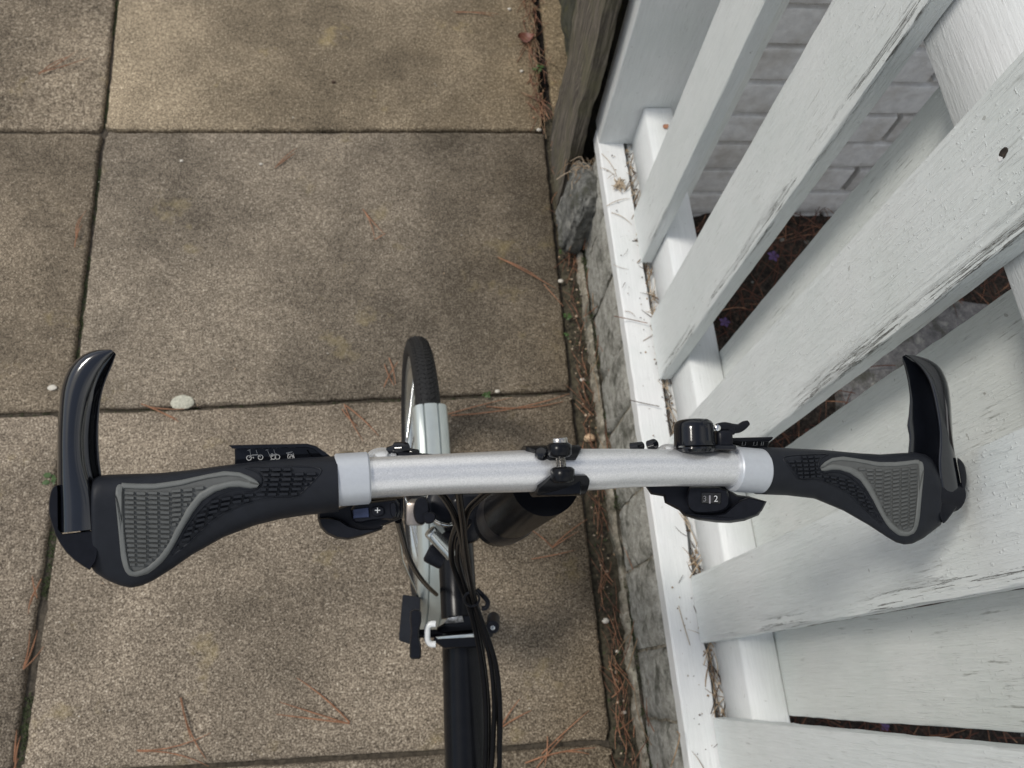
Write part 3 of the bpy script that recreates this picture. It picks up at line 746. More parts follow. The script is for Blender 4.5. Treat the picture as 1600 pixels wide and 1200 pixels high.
petal(1380, 1135, .009, 'purple flower in the narrow gap at the bottom right')

# ================================================================== bicycle
bike = empty('bicycle', (-.035, .30, 0), 'black folding bicycle with silver flat handlebar leaning against the white picket fence', 'bicycle')
def part(g, name, m_, parent=None, smooth=40, label=None, kind=None):
    o = g.build(name, m_, parent if parent is not None else bike, smooth, kind)
    if label: o['label'] = label
    return o
# --- handlebar
HB = [(520, 750.5), (577, 746.5), (640, 743), (700, 740.3), (760, 738), (820, 736), (877, 734.5), (933, 733.2), (980, 731.3), (1050, 730.7), (1127, 731.6), (1160, 733.5), (1200, 737)]
rad = [.0111, .0111, .0111, .0112, .0115, .0119, .0121, .0120, .0114, .0111, .0110, .0110, .0110]
g = G(); g.add(*tube([PD(x, y, DB(x)) for x, y in HB], rad, 48, 8)); bar = part(g, 'handlebar', SILVER, smooth=60)
def bar_pt(x):
    return PD(x, interp(HB, x), DB(x))
def bar_ax(x): return (bar_pt(x+8)-bar_pt(x-8)).normalized()
def bar_frame(x):
    a = bar_ax(x); n = -ray(x, interp(HB, x)).normalized(); n = (n-a*n.dot(a)).normalized(); u = n.cross(a)*1.0
    if u.dot(CU) < 0: u = -u
    return a, u, n
# --- grips
LT = [(146, 748), (155, 743), (170, 741.5), (200, 740.5), (250, 739), (300, 734), (350, 727), (400, 721), (440, 717), (480, 714.5), (527, 712.5)]
LB = [(143, 888), (150, 896), (168, 907), (190, 916), (206, 918.5), (222, 915), (240, 907), (270, 888), (300, 867), (350, 839), (400, 820.5), (440, 811), (480, 805), (527, 800)]
RT = [(1187, 698.5), (1231, 700), (1288, 703), (1341, 708), (1375, 710), (1405, 708), (1430, 707), (1446, 710), (1456, 717), (1463, 728), (1469, 742)]
RB = [(1187, 772.5), (1231, 774), (1273, 779), (1318, 798), (1358, 821), (1387, 840), (1400, 847.5), (1413, 851), (1426, 849.5), (1443, 841), (1456, 831), (1469, 821)]
def u_of(side, x): return (x-146)/381 if side < 0 else (1469-x)/282     # 0 at the outer end, 1 at the collar
def x_of(side, u): return 146+381*u if side < 0 else 1469-282*u
def half_t(u, s):
    """half thickness (m) of the grip at station u, s in -1..1 from top edge to bottom edge"""
    w = max(0., min(1., (1-u)/.62)); w = w*w*(3-2*w)
    A = .0158 + (.0145-.0158)*w; B = .0158 + (.0075-.0158)*w
    e = 2.0 + 1.0*w
    sh = max(0., 1-abs(s)**e)**(1/e)
    return (A+(B-A)*(s+1)/2)*sh
def grip_pt(side, x, y, o):
    """point of the grip at a depth offset from the bar axis; sections turn square to the bar next to the collar"""
    p = PD(x, y, DB(x)+.001+o); u = u_of(side, x); w = max(0., min(1., (u-.55)/.4)); w = w*w*(3-2*w)
    if w > 0:
        a = bar_ax(x); p = p - a*((p-bar_pt(x)).dot(a)*w)
    return p
def grip_front(side, x, y, h=0.):
    u = u_of(side, x); t, b = (interp(LT, x), interp(LB, x)) if side < 0 else (interp(RT, x), interp(RB, x))
    s = max(-1., min(1., 2*(y-t)/(b-t)-1)); return grip_pt(side, x, y, -half_t(u, s)-h)
def make_grip(side):
    rings = []; NS, NR = 90, 56
    us = [-.010+.004*i for i in range(3)] + [i/NS for i in range(1, NS+1)]
    for iu, u in enumerate(us):
        x = x_of(side, max(u, 0.)); t, b = (interp(LT, x), interp(LB, x)) if side < 0 else (interp(RT, x), interp(RB, x))
        k = 1.0 if iu > 2 else (.86, .95, .99)[iu]; c = (t+b)/2; h = (b-t)/2*k; x = x_of(side, u); ring = []
        for j in range(NR):
            a = 2*math.pi*j/NR; s = math.cos(a); ht = half_t(max(u, 0), s)*k
            ring.append(grip_pt(side, x, c+h*s, -ht if math.sin(a) >= 0 else ht))
        rings.append(ring)
    g = G(); g.add(*loft(rings)); return part(g, 'grip', RUBBER, smooth=60)
zx = lambda v: 60+v/2.8575
zy = lambda v: 520+v/2.8575
def tab(*p): return [(zx(a), zy(b)) for a, b in p]
OT = tab((344, 715), (347, 690), (353, 676), (365, 667), (400, 670), (450, 672), (520, 672), (580, 664), (640, 655), (700, 642), (760, 629), (830, 616), (900, 622), (950, 642), (978, 660), (988, 675))
OB = tab((344, 740), (348, 790), (355, 862), (362, 940), (368, 1005), (376, 1050), (388, 1074), (404, 1086), (440, 1091), (490, 1077), (520, 1056), (550, 1030), (575, 1000), (600, 962), (625, 918), (650, 872), (690, 805), (730, 752), (790, 712), (850, 692), (900, 690), (950, 697), (978, 693), (988, 677))
IT = tab((372, 705), (377, 696), (400, 696), (450, 699), (520, 699), (580, 691), (640, 681), (700, 664), (760, 650), (840, 639), (900, 644), (945, 664))
IB = tab((372, 720), (380, 850), (388, 930), (396, 1000), (406, 1046), (418, 1062), (432, 1066), (460, 1058), (490, 1042), (530, 1006), (555, 978), (580, 940), (620, 860), (670, 771), (720, 711), (780, 680), (860, 661), (900, 657), (945, 667))
TREAD = [(265, 871), (278, 846), (292, 821), (308, 800), (328, 781), (350, 768), (372, 764), (392, 767), (405, 763), (411, 752), (408, 742), (398, 735), (380, 731), (430, 729), (470, 729), (497, 731), (502, 737), (490, 751), (478, 764), (464, 778), (430, 778), (400, 782), (370, 792), (340, 806), (315, 829), (284, 858)]
def to_side(side, x, y):
    """map a point of the left grip (pixels) onto the same place of the other grip"""
    if side < 0: return x, y
    u = u_of(-1, x); t, b = interp(LT, x), interp(LB, x); v = (y-t)/(b-t); X = x_of(1, u); T, B = interp(RT, X), interp(RB, X); return X, T+v*(B-T)
def make_pad(side, grip):
    vs = []; fs = []; cols = []
    x0, x1 = OT[0][0], OT[-1][0]; NC = 130
    for i in range(NC+1):
        q = i/NC; q = .5-.5*math.cos(math.pi*q) if True else q; x = x0+(x1-x0)*q
        ot, ob = interp(OT, x), interp(OB, x)
        inn = IT[0][0] < x < IT[-1][0]
        if inn: it_, ib = interp(IT, x), interp(IB, x); ib = max(ib, it_+.05)
        else: it_ = ib = (ot+ob)/2
        f = min(1., min(abs(x-IT[0][0]), abs(x-IT[-1][0]))/3.) if inn else 0.
        col = []
        ty = [(ot, -.0006), (ot+(it_-ot)*.12, .0008), (ot+(it_-ot)*.3, .0013), (ot+(it_-ot)*.7, .0013), (ot+(it_-ot)*.92, .0009)]
        ty += [(it_+(ib-it_)*k/12, .0015-(.0013*f)) for k in range(13)]
        ty += [(ib+(ob-ib)*.08, .0009), (ib+(ob-ib)*.3, .0013), (ib+(ob-ib)*.7, .0013), (ib+(ob-ib)*.88, .0008), (ob, -.0006)]
        if i in (0, NC): ty = [(y, -.0006) for y, _ in ty]
        col = [grip_front(side, *to_side(side, x, y), h) for y, h in ty]
        vs += col; n = len(col)
    for i in range(NC):
        for j in range(n-1): a = i*n+j; fs.append((a, a+1, a+n+1, a+n))
    g = G()
    for f in fs: g.f.append(f); g.m.append(1 if 4 <= f[0] % n < 17 and 3 < f[0]//n < NC-4 else 0)
    g.v = vs; part(g, 'grip_pad', [GREYB, GREYR], grip, 60)
    def key(g, quad, h0, h1):
        c = (sum(p[0] for p in quad)/4, sum(p[1] for p in quad)/4)
        Q = [to_side(side, *p) for p in quad]; I = [to_side(side, c[0]+(p[0]-c[0])*.86, c[1]+(p[1]-c[1])*.70) for p in quad]
        g.add([grip_front(side, *p, h0) for p in Q]+[grip_front(side, *p, h1) for p in I], [(4, 5, 6, 7), (0, 1, 5, 4), (1, 2, 6, 5), (2, 3, 7, 6), (3, 0, 4, 7)])
    g = G()
    for r in range(26):                                          # small raised bars on the grey pad
        for cidx in range(14):
            xa = zx(383+cidx*52.5)+r*.12; xb = xa+15.6; sl_ = -.10 if cidx > 3 else .06
            yb = zy(706)+r*7.45+(cidx % 2)*.8
            y0 = yb - max(0, cidx-3)*2.2 ; y1 = y0+5.6
            xs_ = [xa+(xb-xa)*k/12 for k in range(13)]
            ok = [x for x in xs_ if IT[0][0]+2 < x < IT[-1][0]-3 and interp(IT, x)+(1.0 if x < 280 else .2) < y0+sl_*(x-xa) and interp(IB, x)-(1.4 if x < 280 else .3) > y1+sl_*(x-xa)]
            if len(ok) < 4: continue
            a, b = ok[0], ok[-1]
            key(g, [(a, y0+sl_*(a-xa)), (b, y0+sl_*(b-xa)), (b, y1+sl_*(b-xa)), (a, y1+sl_*(a-xa))], -.0002, .0015)
    part(g, 'pad_tread', GREYR, grip, 40, kind='stuff')
    g = G(); SH = offset_poly(TREAD, 1.6)
    for r in range(-6, 26):                                      # raised rubber bars of the black tread field
        for cidx in range(16):
            xa = 262+cidx*18.2-r*1.2; xb = xa+15.2
            f = lambda x: 724 + r*7.7 + max(0., (400-x))**1.55*.0165 - max(0, x-400)*.02
            xs_ = [xa+(xb-xa)*k/10 for k in range(11)]
            ok = [x for x in xs_ if inpoly(x, f(x), SH) and inpoly(x, f(x)+5.0, SH)]
            if len(ok) < 3: continue
            a, b = ok[0], ok[-1]
            key(g, [(a, f(a)), (b, f(b)), (b, f(b)+5.6), (a, f(a)+5.6)], -.0005, .0019)
    part(g, 'rubber_tread', RUBBER, grip, 40, kind='stuff')
    # shallow moulded rim around the tread field
    g = G(); loop = round_poly(TREAD, 1); pts = [grip_front(side, *to_side(side, *p), -.0002) for p in loop]; pts.append(pts[0])
    g.add(*tube(pts, .0006, 6)); part(g, 'tread_rim', RUBBER, grip, 60)
for side in (-1, 1):
    gp = make_grip(side); gp['label'] = 'left rubber grip with grey palm pad' if side < 0 else 'right rubber grip with grey palm pad, near the fence'
    make_pad(side, gp)
# --- silver collars
for x0, x1, r0, lab in ((524, 577, .0141, 'silver locking collar of the left grip'), (1143, 1190, .0139, 'silver locking collar of the right grip')):
    a = bar_pt(x0) ; b = bar_pt(x1); L_ = (b-a).length; ax = (b-a).normalized(); g = G()
    g.add(*lathe(a, ax, [(0, .0108), (0, r0-.0008), (.0008, r0), (L_*.5, r0), (L_-.0010, r0), (L_, r0-.0010), (L_, .0108)], 48, False))
    cl = part(g, 'grip_collar', COLLAR, smooth=30, label=lab)
    xm = 541 if x0 < 800 else 1146; ym = 709 if x0 < 800 else 696
    p = PD(xm, ym+3, DB(xm)+.004); g = G()
    u = (CU*.9 - CF*.3).normalized()
    g.add(*lathe(p-u*.004, u, [(0, .0028), (.003, .0030), (.0042, .0044), (.0052, .0044), (.0058, .0030), (.0062, .0012)], 20))
    part(g, 'collar_screw', CHROME, cl)
# --- stem clamp
clamp = None
a, u, n = bar_frame(868)
def sleeve(x0, x1, r0, r1, ph0, ph1, seg=28):
    """partial sleeve around the bar, angles from the viewer side (0) towards image up (90)"""
    rings = []
    for i in range(seg+1):
        ph = R(ph0+(ph1-ph0)*i/seg); row = []
        for (x, r) in ((x0, r0), (x0, r1), (x1, r1), (x1, r0)):
            xx = x(math.degrees(ph)) if callable(x) else x
            A, U, N_ = bar_frame(xx); row.append(bar_pt(xx)+(N_*math.cos(ph)+U*math.sin(ph))*r)
        rings.append(row)
    return loft(rings)
g = G()
g.add(*sleeve(lambda d: 820+max(0, 68-d)*.75, lambda d: 903-max(0, 60-d)*.4, .0119, .0145, 27, 180))
g.add(*sleeve(lambda d: 832+max(0, d-318)*.6, lambda d: 908-max(0, d-338)*.6, .0119, .0150, 180, 347))
P_ = [(842, 751), (850, 748), (904, 747), (909, 750), (909, 769), (906, 774), (842, 776), (834, 772)]
g.add(*plate(round_poly(P_, 1), DB(870)-.0115, DB(870)+.014, 2.5, .003))
clamp = part(g, 'stem_clamp', FRAME)
for (px, py, ln, nm) in ((874, 703, .0085, 'clamp_lug'), (879, 742, .0090, 'clamp_lug')):
    c = PD(px, py, DB(870)-.0165); g = G(); r = .0068
    g.add(*lathe(c-u*ln/2, u, [(0, r*.55), (.0004, r*.8), (.0016, r), (ln-.0016, r), (ln-.0004, r*.8), (ln, r*.55)], 28))
    g.add(*bevbox(c-n*.004+a*.0, (a, u, n), (.0105, ln*.9, .010), .002)); part(g, nm, FRAME, clamp, 50)
g = G(); c0 = PD(873, 684, DB(870)-.0165); c1 = PD(878, 738, DB(870)-.0165); d_ = (c1-c0).normalized(); L_ = (c1-c0).length
prof = [(0, .0026), (0, .0043), (.0006, .0047), (.0030, .0047), (.0034, .0043), (.0034, .0030)]
g.add(*lathe(c0, d_, prof, 28)); 
th = [(.0034+i*.0004, .0029 if i % 2 else .0026) for i in range(int((L_-.004)/.0004))]; g.add(*lathe(c0, d_, th, 18)); part(g, 'clamp_bolt', STAINL, clamp)
for (px, py, r) in ((846, 708, .0038), (852, 741, .0036)):
    g = G(); c = PD(px, py, DB(850)-.0095); g.add(*lathe(c, (n*.8+u*(.6 if py < 730 else .2)-a*.2), [(-.004, r), (0, r), (.0012, r*.8), (.0016, r*.3)], 20)); part(g, 'clamp_boss', GLOSS, clamp)
# --- handlepost
pt = [PD(852, 752, .474), PD(838, 763, .50), PD(806, 789, .60), PD(780, 814, .71), PD(776, 818, .735)]
g = G(); pts = [pt[0].lerp(pt[-1], t) for t in (0, .2, .4, .6, .8, .93, .97, .99, 1.0)]
g.add(*tube(pts, [.0215, .0220, .0225, .0228, .0230, .0230, .0222, .0195, .0120], 48)); hp = part(g, 'handlepost', POSTM, smooth=60)
ax_ = (pt[-1]-pt[0]).normalized(); g = G()
g.add(*tube([pt[0].lerp(pt[-1], t) for t in (.60, .64, .80, .84)], [.0229, .0244, .0244, .0231], 48)); part(g, 'hinge_sleeve', SATIN, hp, 40)
# --- steerer, headset and the handlepost hinge
g = G(); h0 = PD(705, 812, .93); h1 = PD(700, 786, .77); d_ = (h1-h0).normalized(); L_ = (h1-h0).length
g.add(*tube([h0, h1], .0205, 36)); ht = part(g, 'head_tube', FRAME)
g = G()
for h, r in ((L_-.012, .0232), (L_+.003, .0222)):
    g.add(*lathe(h0+d_*h, d_, [(-.001, r*.80), (0, r*.93), (.0012, r*.98), (.003, r), (.0048, r*.98), (.006, r*.93), (.007, r*.80)], 40, False))
part(g, 'headset_ring', CHROME, ht)
g = G(); g.add(*lathe(h0+d_*(L_+.008), d_, [(-.002, .0205), (.001, .0208), (.003, .019), (.0045, .014), (.005, .004)], 36)); g.add(*lathe(h0+d_*(L_-.004), d_, [(0, .0195), (.008, .0195)], 36, False)); part(g, 'headset_cap', SATIN, ht)
g = G(); P_ = [(700, 772), (760, 768), (785, 778), (760, 830), (738, 852), (716, 846), (704, 812)]
g.add(*plate(round_poly(P_, 2), .735, .80, 6, .006)); part(g, 'handlepost_hinge', FRAME)
g = G(); p0, p1 = PD(671, 829, .735), PD(706, 867, .745); d_ = (p1-p0).normalized(); L_ = (p1-p0).length; r = .0066
g.add(*lathe(p0, d_, [(0, r*.7), (.0004, r*.9), (.0016, r), (.004, r), (.0042, r*.93), (.0050, r*.93), (.0052, r), (L_, r)], 32)); qr = part(g, 'hinge_lever', ALU, label='short silver lever cylinder under the handlebar')
g = G(); p0, p1 = PD(667, 862, .765), PD(694, 876, .765); d_ = (p1-p0).normalized(); L_ = (p1-p0).length; r = .0098
g.add(*lathe(p0, d_, [(0, r*.75), (.0015, r*.96), (.004, r), (L_-.002, r), (L_, r*.9)], 28)); part(g, 'lever_cap', SATIN)
g = G(); P_ = [(650, 779), (660, 775), (668, 778), (672, 790), (671, 808), (664, 819), (654, 820), (647, 812), (645, 795)]
g.add(*plate(round_poly(P_, 1), .715, .745, 3, .004)); P_ = [(660, 803), (672, 799), (682, 803), (680, 815), (668, 820), (662, 814)]
g.add(*plate(round_poly(P_, 1), .712, .735, 2, .003)); part(g, 'hinge_knob', SATIN)
# --- main frame tube
T0, T1, T2 = PD(713, 872, .85), PD(718, 965, .83), PD(724, 1000, .80)
g = G(); g.add(*tube([PD(712, 845, .87), T0, T1], .0197, 40)); ft = part(g, 'front_frame_tube', FRAME)
T3 = PD(729, 1195, .785)
dirb = (T3-T2).normalized(); T4 = T2+dirb*.62
g = G(); g.add(*tube([PD(722, 988, .80), T2, T3, T4], .0222, 44)); part(g, 'main_tube', FRAME)
# --- frame hinge clamp
hinge = None
ax_f = (T2-T1).normalized(); g = G()
P_ = [(700, 963), (735, 960), (745, 962), (746, 980), (742, 986), (690, 990), (681, 988), (683, 980), (694, 974)]
g.add(*plate(P_, .765, .80, 2.5, .004))
P_ = [(679, 994), (745, 987), (750, 990), (751, 1005), (748, 1012), (694, 1014), (686, 1008), (677, 1001)]
g.add(*plate(P_, .752, .80, 2.5, .004))
hinge = part(g, 'frame_hinge', FRAME)
g = G(); g.add(*plate([(700, 965), (722, 962), (725, 972), (712, 974), (692, 975)], .7635, .768, 1, .001)); part(g, 'hinge_plate', m_simple('worn_bare_alloy', (.42, .42, .42), .3, .9, .6, 260, .8, 300), hinge)
g = G(); g.add(*plate([(680, 995), (744, 989), (746, 992), (742, 996), (684, 999)], .7505, .756, 1, .001)); part(g, 'hinge_lip', ALU, hinge)
g = G(); c = PD(770, 980, .775); g.add(*lathe(c, -CF, [(-.03, .0066), (0, .0066), (.0012, .0055), (.0012, .0026)], 28)); part(g, 'hinge_barrel', SATIN, hinge)
g = G(); g.add(*lathe(c, -CF, [(0, .0024), (.002, .0024), (.0022, .0010)], 16)); part(g, 'hinge_pin', ALU, hinge)
g = G(); g.add(*bevbox(PD(757, 984, .785), (CR, CU, CF), (.018, .010, .02), .002)); part(g, 'hinge_arm', FRAME, hinge)
g = G(); g.add(*tube([PD(681, 975, .752), PD(674, 975, .752), PD(668.5, 979, .752), PD(667.5, 990, .752), PD(668, 1000, .752), PD(673, 1006, .752), PD(681, 1006.5, .752)], .0031, 14, 5)); part(g, 'hinge_clip', WHITEP, hinge, 60)
g = G(); P_ = [(641, 955), (647, 952), (655, 952), (658.5, 957), (658.5, 972), (655, 985), (655, 996), (658, 1008), (658, 1027), (655, 1030), (643, 1030), (640, 1027), (640, 1005), (642, 985), (640.5, 968)]
g.add(*plate(P_, .740, .775, 2.5, .005)); lv = part(g, 'hinge_lever', SATIN, label='black wing lever of the frame hinge')
g = G(); g.add(*tube([PD(650, 990, .76), PD(672, 990, .765), PD(690, 990, .77)], .004, 14)); part(g, 'lever_spindle', SATIN, lv)
# --- cables
def cable(pts, r=.0024, name='cable', m_=CABLE, lab=None):
    g = G(); g.add(*tube([PD(*p) for p in pts], r, 10, 6)); return part(g, name, m_, None, 60, lab)
cable([(672, 758, .455), (690, 772, .49), (708, 800, .53), (720, 835, .57), (727, 880, .63), (738, 930, .69), (752, 975, .715), (766, 1030, .725), (772, 1090, .73), (771, 1150, .735), (766, 1215, .74), (752, 1300, .765), (738, 1400, .785), (733, 1440, .79)])
cable([(716, 757, .46), (718, 780, .49), (723, 815, .535), (727, 855, .59), (734, 900, .65), (744, 945, .70), (760, 990, .715), (775, 1040, .72), (781, 1100, .725), (781, 1160, .73), (777, 1215, .735), (752, 1300, .765), (738, 1400, .785), (733, 1440, .79)])
cable([(772, 762, .475), (752, 777, .50), (732, 797, .53), (725, 825, .56), (726, 860, .60), (735, 905, .66), (742, 942, .70), (753, 985, .72), (771, 1045, .73), (779, 1110, .735), (780, 1165, .74), (778, 1215, .745), (752, 1300, .765), (738, 1400, .785), (733, 1440, .79)])
cable([(728, 800, .56), (714, 822, .60), (706, 848, .64), (707, 878, .67), (719, 912, .69), (732, 944, .705), (742, 980, .72), (752, 1030, .735), (758, 1080, .74), (760, 1140, .745), (758, 1215, .75), (752, 1300, .765), (738, 1400, .785), (733, 1440, .79)], .0027)
cable([(733, 815, .57), (720, 838, .61), (715, 865, .65), (722, 900, .68), (733, 935, .70), (747, 985, .73), (757, 1040, .745), (764, 1120, .75), (762, 1220, .757), (748, 1320, .775), (735, 1420, .79)], .0022)
cable([(622, 812, .47), (628, 835, .52), (637, 868, .62), (652, 896, .72), (668, 916, .82), (682, 929, .88)], .0024, lab='thin front brake cable running down past the mudguard')
g = G(); pts = [PD(737+12*math.cos(t), 936+11*math.sin(t)*1.0, .690+.006*math.sin(t)) for t in [i*.3307 for i in range(20)]]; g.add(*tube(pts, .0011, 8)); part(g, 'cable_ring', SATIN)
g = G(); g.add(*tube([PD(746, 922, .705), PD(754, 930, .70), PD(762, 940, .70), (PD(760, 949, .70)), PD(753, 951, .70)], .0022, 10, 5)); part(g, 'cable_hook', SATIN)
# --- front wheel (16 inch), turned very slightly, leaning a little towards the fence
def wheel_axes(Gp, lean, head, Rw):
    fw = Vector((math.sin(head), math.cos(head), 0)); sd = Vector((math.cos(head), -math.sin(head), 0)); up = Vector((0, 0, 1))*math.cos(lean)+sd*math.sin(lean)
    return Vector(Gp)+up*Rw, fw, up, fw.cross(up)
def make_wheel(Gp, lean, head, Rw=.21):
    c, fw, up, ax = wheel_axes(Gp, lean, head, Rw)
    P3 = lambda t, r, s: c+(up*math.cos(t)+fw*math.sin(t))*r+ax*s
    e = empty('wheel', Gp, None, None); e.location = c; adopt(e, bike)
    NT, NP = 128, 24; rt = .0165
    rings = [[P3(2*math.pi*i/NT, Rw-rt+rt*math.cos(q), rt*math.sin(q)) for q in [2*math.pi*j/NP for j in range(NP)]] for i in range(NT)]
    g = G(); g.add(*loft(rings, closed=True)); part(g, 'tyre', TYRE, e, 60)
    # raised tread blocks in a herringbone
    g = G()
    for i in range(150):
        t0 = 2*math.pi*i/150
        for sgn in (-1, 1):
            for lane in (0, 1):
                q0, q1 = ((.10, .50), (.58, .92))[lane]; q0 *= sgn; q1 *= sgn; dt = .021
                k0 = t0+.006*lane; k1 = k0+.030
                def sp(t, q, h): return P3(t, Rw-rt+(rt+h)*math.cos(q), (rt+h)*math.sin(q))
                B = [(k0, q0), (k0+dt, q0), (k1+dt, q1), (k1, q1)]
                tm, qm = sum(b[0] for b in B)/4, sum(b[1] for b in B)/4
                Tp = [(tm+(b[0]-tm)*.8, qm+(b[1]-qm)*.88) for b in B]
                g.add([sp(*b, -.0003) for b in B]+[sp(*b, .0009) for b in Tp], [(4, 5, 6, 7), (0, 1, 5, 4), (1, 2, 6, 5), (2, 3, 7, 6), (3, 0, 4, 7)])
    part(g, 'tread', TYRE, e, 30, kind='stuff')
    pr = [(Rw-.026, -.0105), (Rw-.030, -.0115), (Rw-.045, -.0100), (Rw-.049, -.004), (Rw-.049, .004), (Rw-.045, .0100), (Rw-.030, .0115), (Rw-.026, .0105), (Rw-.033, .004), (Rw-.033, -.004)]
    rings = [[P3(2*math.pi*i/NT, r, s) for r, s in pr] for i in range(NT)]
    g = G(); g.add(*loft(rings, closed=True)); part(g, 'rim', ALU, e, 40)
    g = G()
    for i in range(28):
        t = 2*math.pi*i/28; sg = 1 if i % 2 else -1; t2 = t+(.9 if i % 4 < 2 else -.9)
        g.add(*tube([P3(t2, .020, sg*.026), P3(t, Rw-.046, sg*.001)], .0010, 6))
    part(g, 'spokes', CHROME, e, 60, kind='stuff')
    g = G(); g.add(*lathe(c-ax*.045, ax, [(0, .006), (.010, .006), (.012, .020), (.022, .022), (.024, .014), (.066, .014), (.068, .022), (.078, .020), (.080, .006), (.09, .006)], 28)); part(g, 'hub', ALU, e)
    return c, fw, up, ax, P3
LE, HD = R(5), R(-2)
cW, fw, up, axw, P3 = make_wheel((-.035, .30, 0), LE, HD)
def guard(P3, Rw, a0, a1, name='mudguard'):
    rings = []; NA = 60
    for i in range(NA+1):
        t = R(a0+(a1-a0)*i/NA); rr = Rw+.012; row = []
        h_ = [(-.0218, -.018), (-.0216, -.0125), (-.0207, -.008), (-.0190, -.0045), (-.0165, -.0022), (-.0135, -.0009), (-.0102, -.0002), (-.0093, -.0028), (-.0086, -.0028), (-.0077, .0004), (-.004, .0010)]; pf = h_ + [(0, .0012)] + [(-q, e) for q, e in h_[::-1]]
        row = [P3(t, rr+h, s) for s, h in pf] + [P3(t, rr+h-.0013, s*.95) for s, h in pf[::-1]]
        rings.append(row)
    g = G(); g.add(*loft(rings)); return part(g, name, m_simple('silver_mudguard', (.52, .565, .545), .30, .45, .03, 100), smooth=42)
mg = guard(P3, .21, 9, -112)
g = G(); g.add(*plate(round_poly([(629, 930), (631, 929), (656, 933), (657, 935), (656, 1000), (652, 1009), (648, 1009), (626, 1002), (623, 999)], 0), .97, .985, 1.2, .002)); part(g, 'mudflap', RUBBER, mg)
g = G(); g.add(*tube([PD(619, 808, .80), PD(628, 876, .90), PD(653, 932, .975)], .0016, 8)); part(g, 'mudguard_stay', CHROME)
g = G()
crown = P3(R(-24), .240, 0)
for s in (-1, 1): g.add(*tube([crown+axw*.018*s, P3(R(-18), .19, .030*s), P3(R(-10), .10, .037*s), cW+axw*.040*s], [.012, .0115, .010, .008], 16, 4))
g.add(*tube([crown-axw*.02, crown+axw*.02], .014, 18)); g.add(*tube([crown, h0], .016, 18)); part(g, 'fork', FRAME)
g = G(); p = PD(651, 800, .86); g.add(*bevbox(p, (CR, CU, CF), (.020, .026, .03), .003)); part(g, 'front_brake', m_simple('dull_alloy', (.34, .30, .27), .3, .8, .2, 100))
# rear end, behind the photographer's feet
mt = T4
g = G(); g.add(*tube([mt+Vector((.02, -.02, .33)), mt, mt+Vector((-.02, .02, -.22))], .017, 24)); part(g, 'seat_tube', FRAME)
c2, _, _, ax2, P3r = make_wheel((-.02, -.80, 0), LE, HD)
g = G()
for s in (-1, 1): g.add(*tube([mt+Vector((-.02, .02, -.20))+ax2*.03*s, c2+ax2*.05*s], .009, 12)); g.add(*tube([mt+ax2*.022*s, c2+ax2*.05*s], .007, 12))
part(g, 'rear_triangle', FRAME)
g = G(); sd = mt+Vector((.022, -.03, .37)); rings = []
for i in range(14):
    t = i/13; w = .012+.062*t**1.6*(1-.35*max(0, t-.8)/.2); y = .13-.26*t; rings.append([sd+Vector((w*math.cos(q), y, .022*math.sin(q)*(1 if math.sin(q) > 0 else .8)-.012*math.sin(t*3.1))) for q in [6.2832*j/18 for j in range(18)]])
g.add(*loft(rings)); part(g, 'saddle', RUBBER, smooth=60)

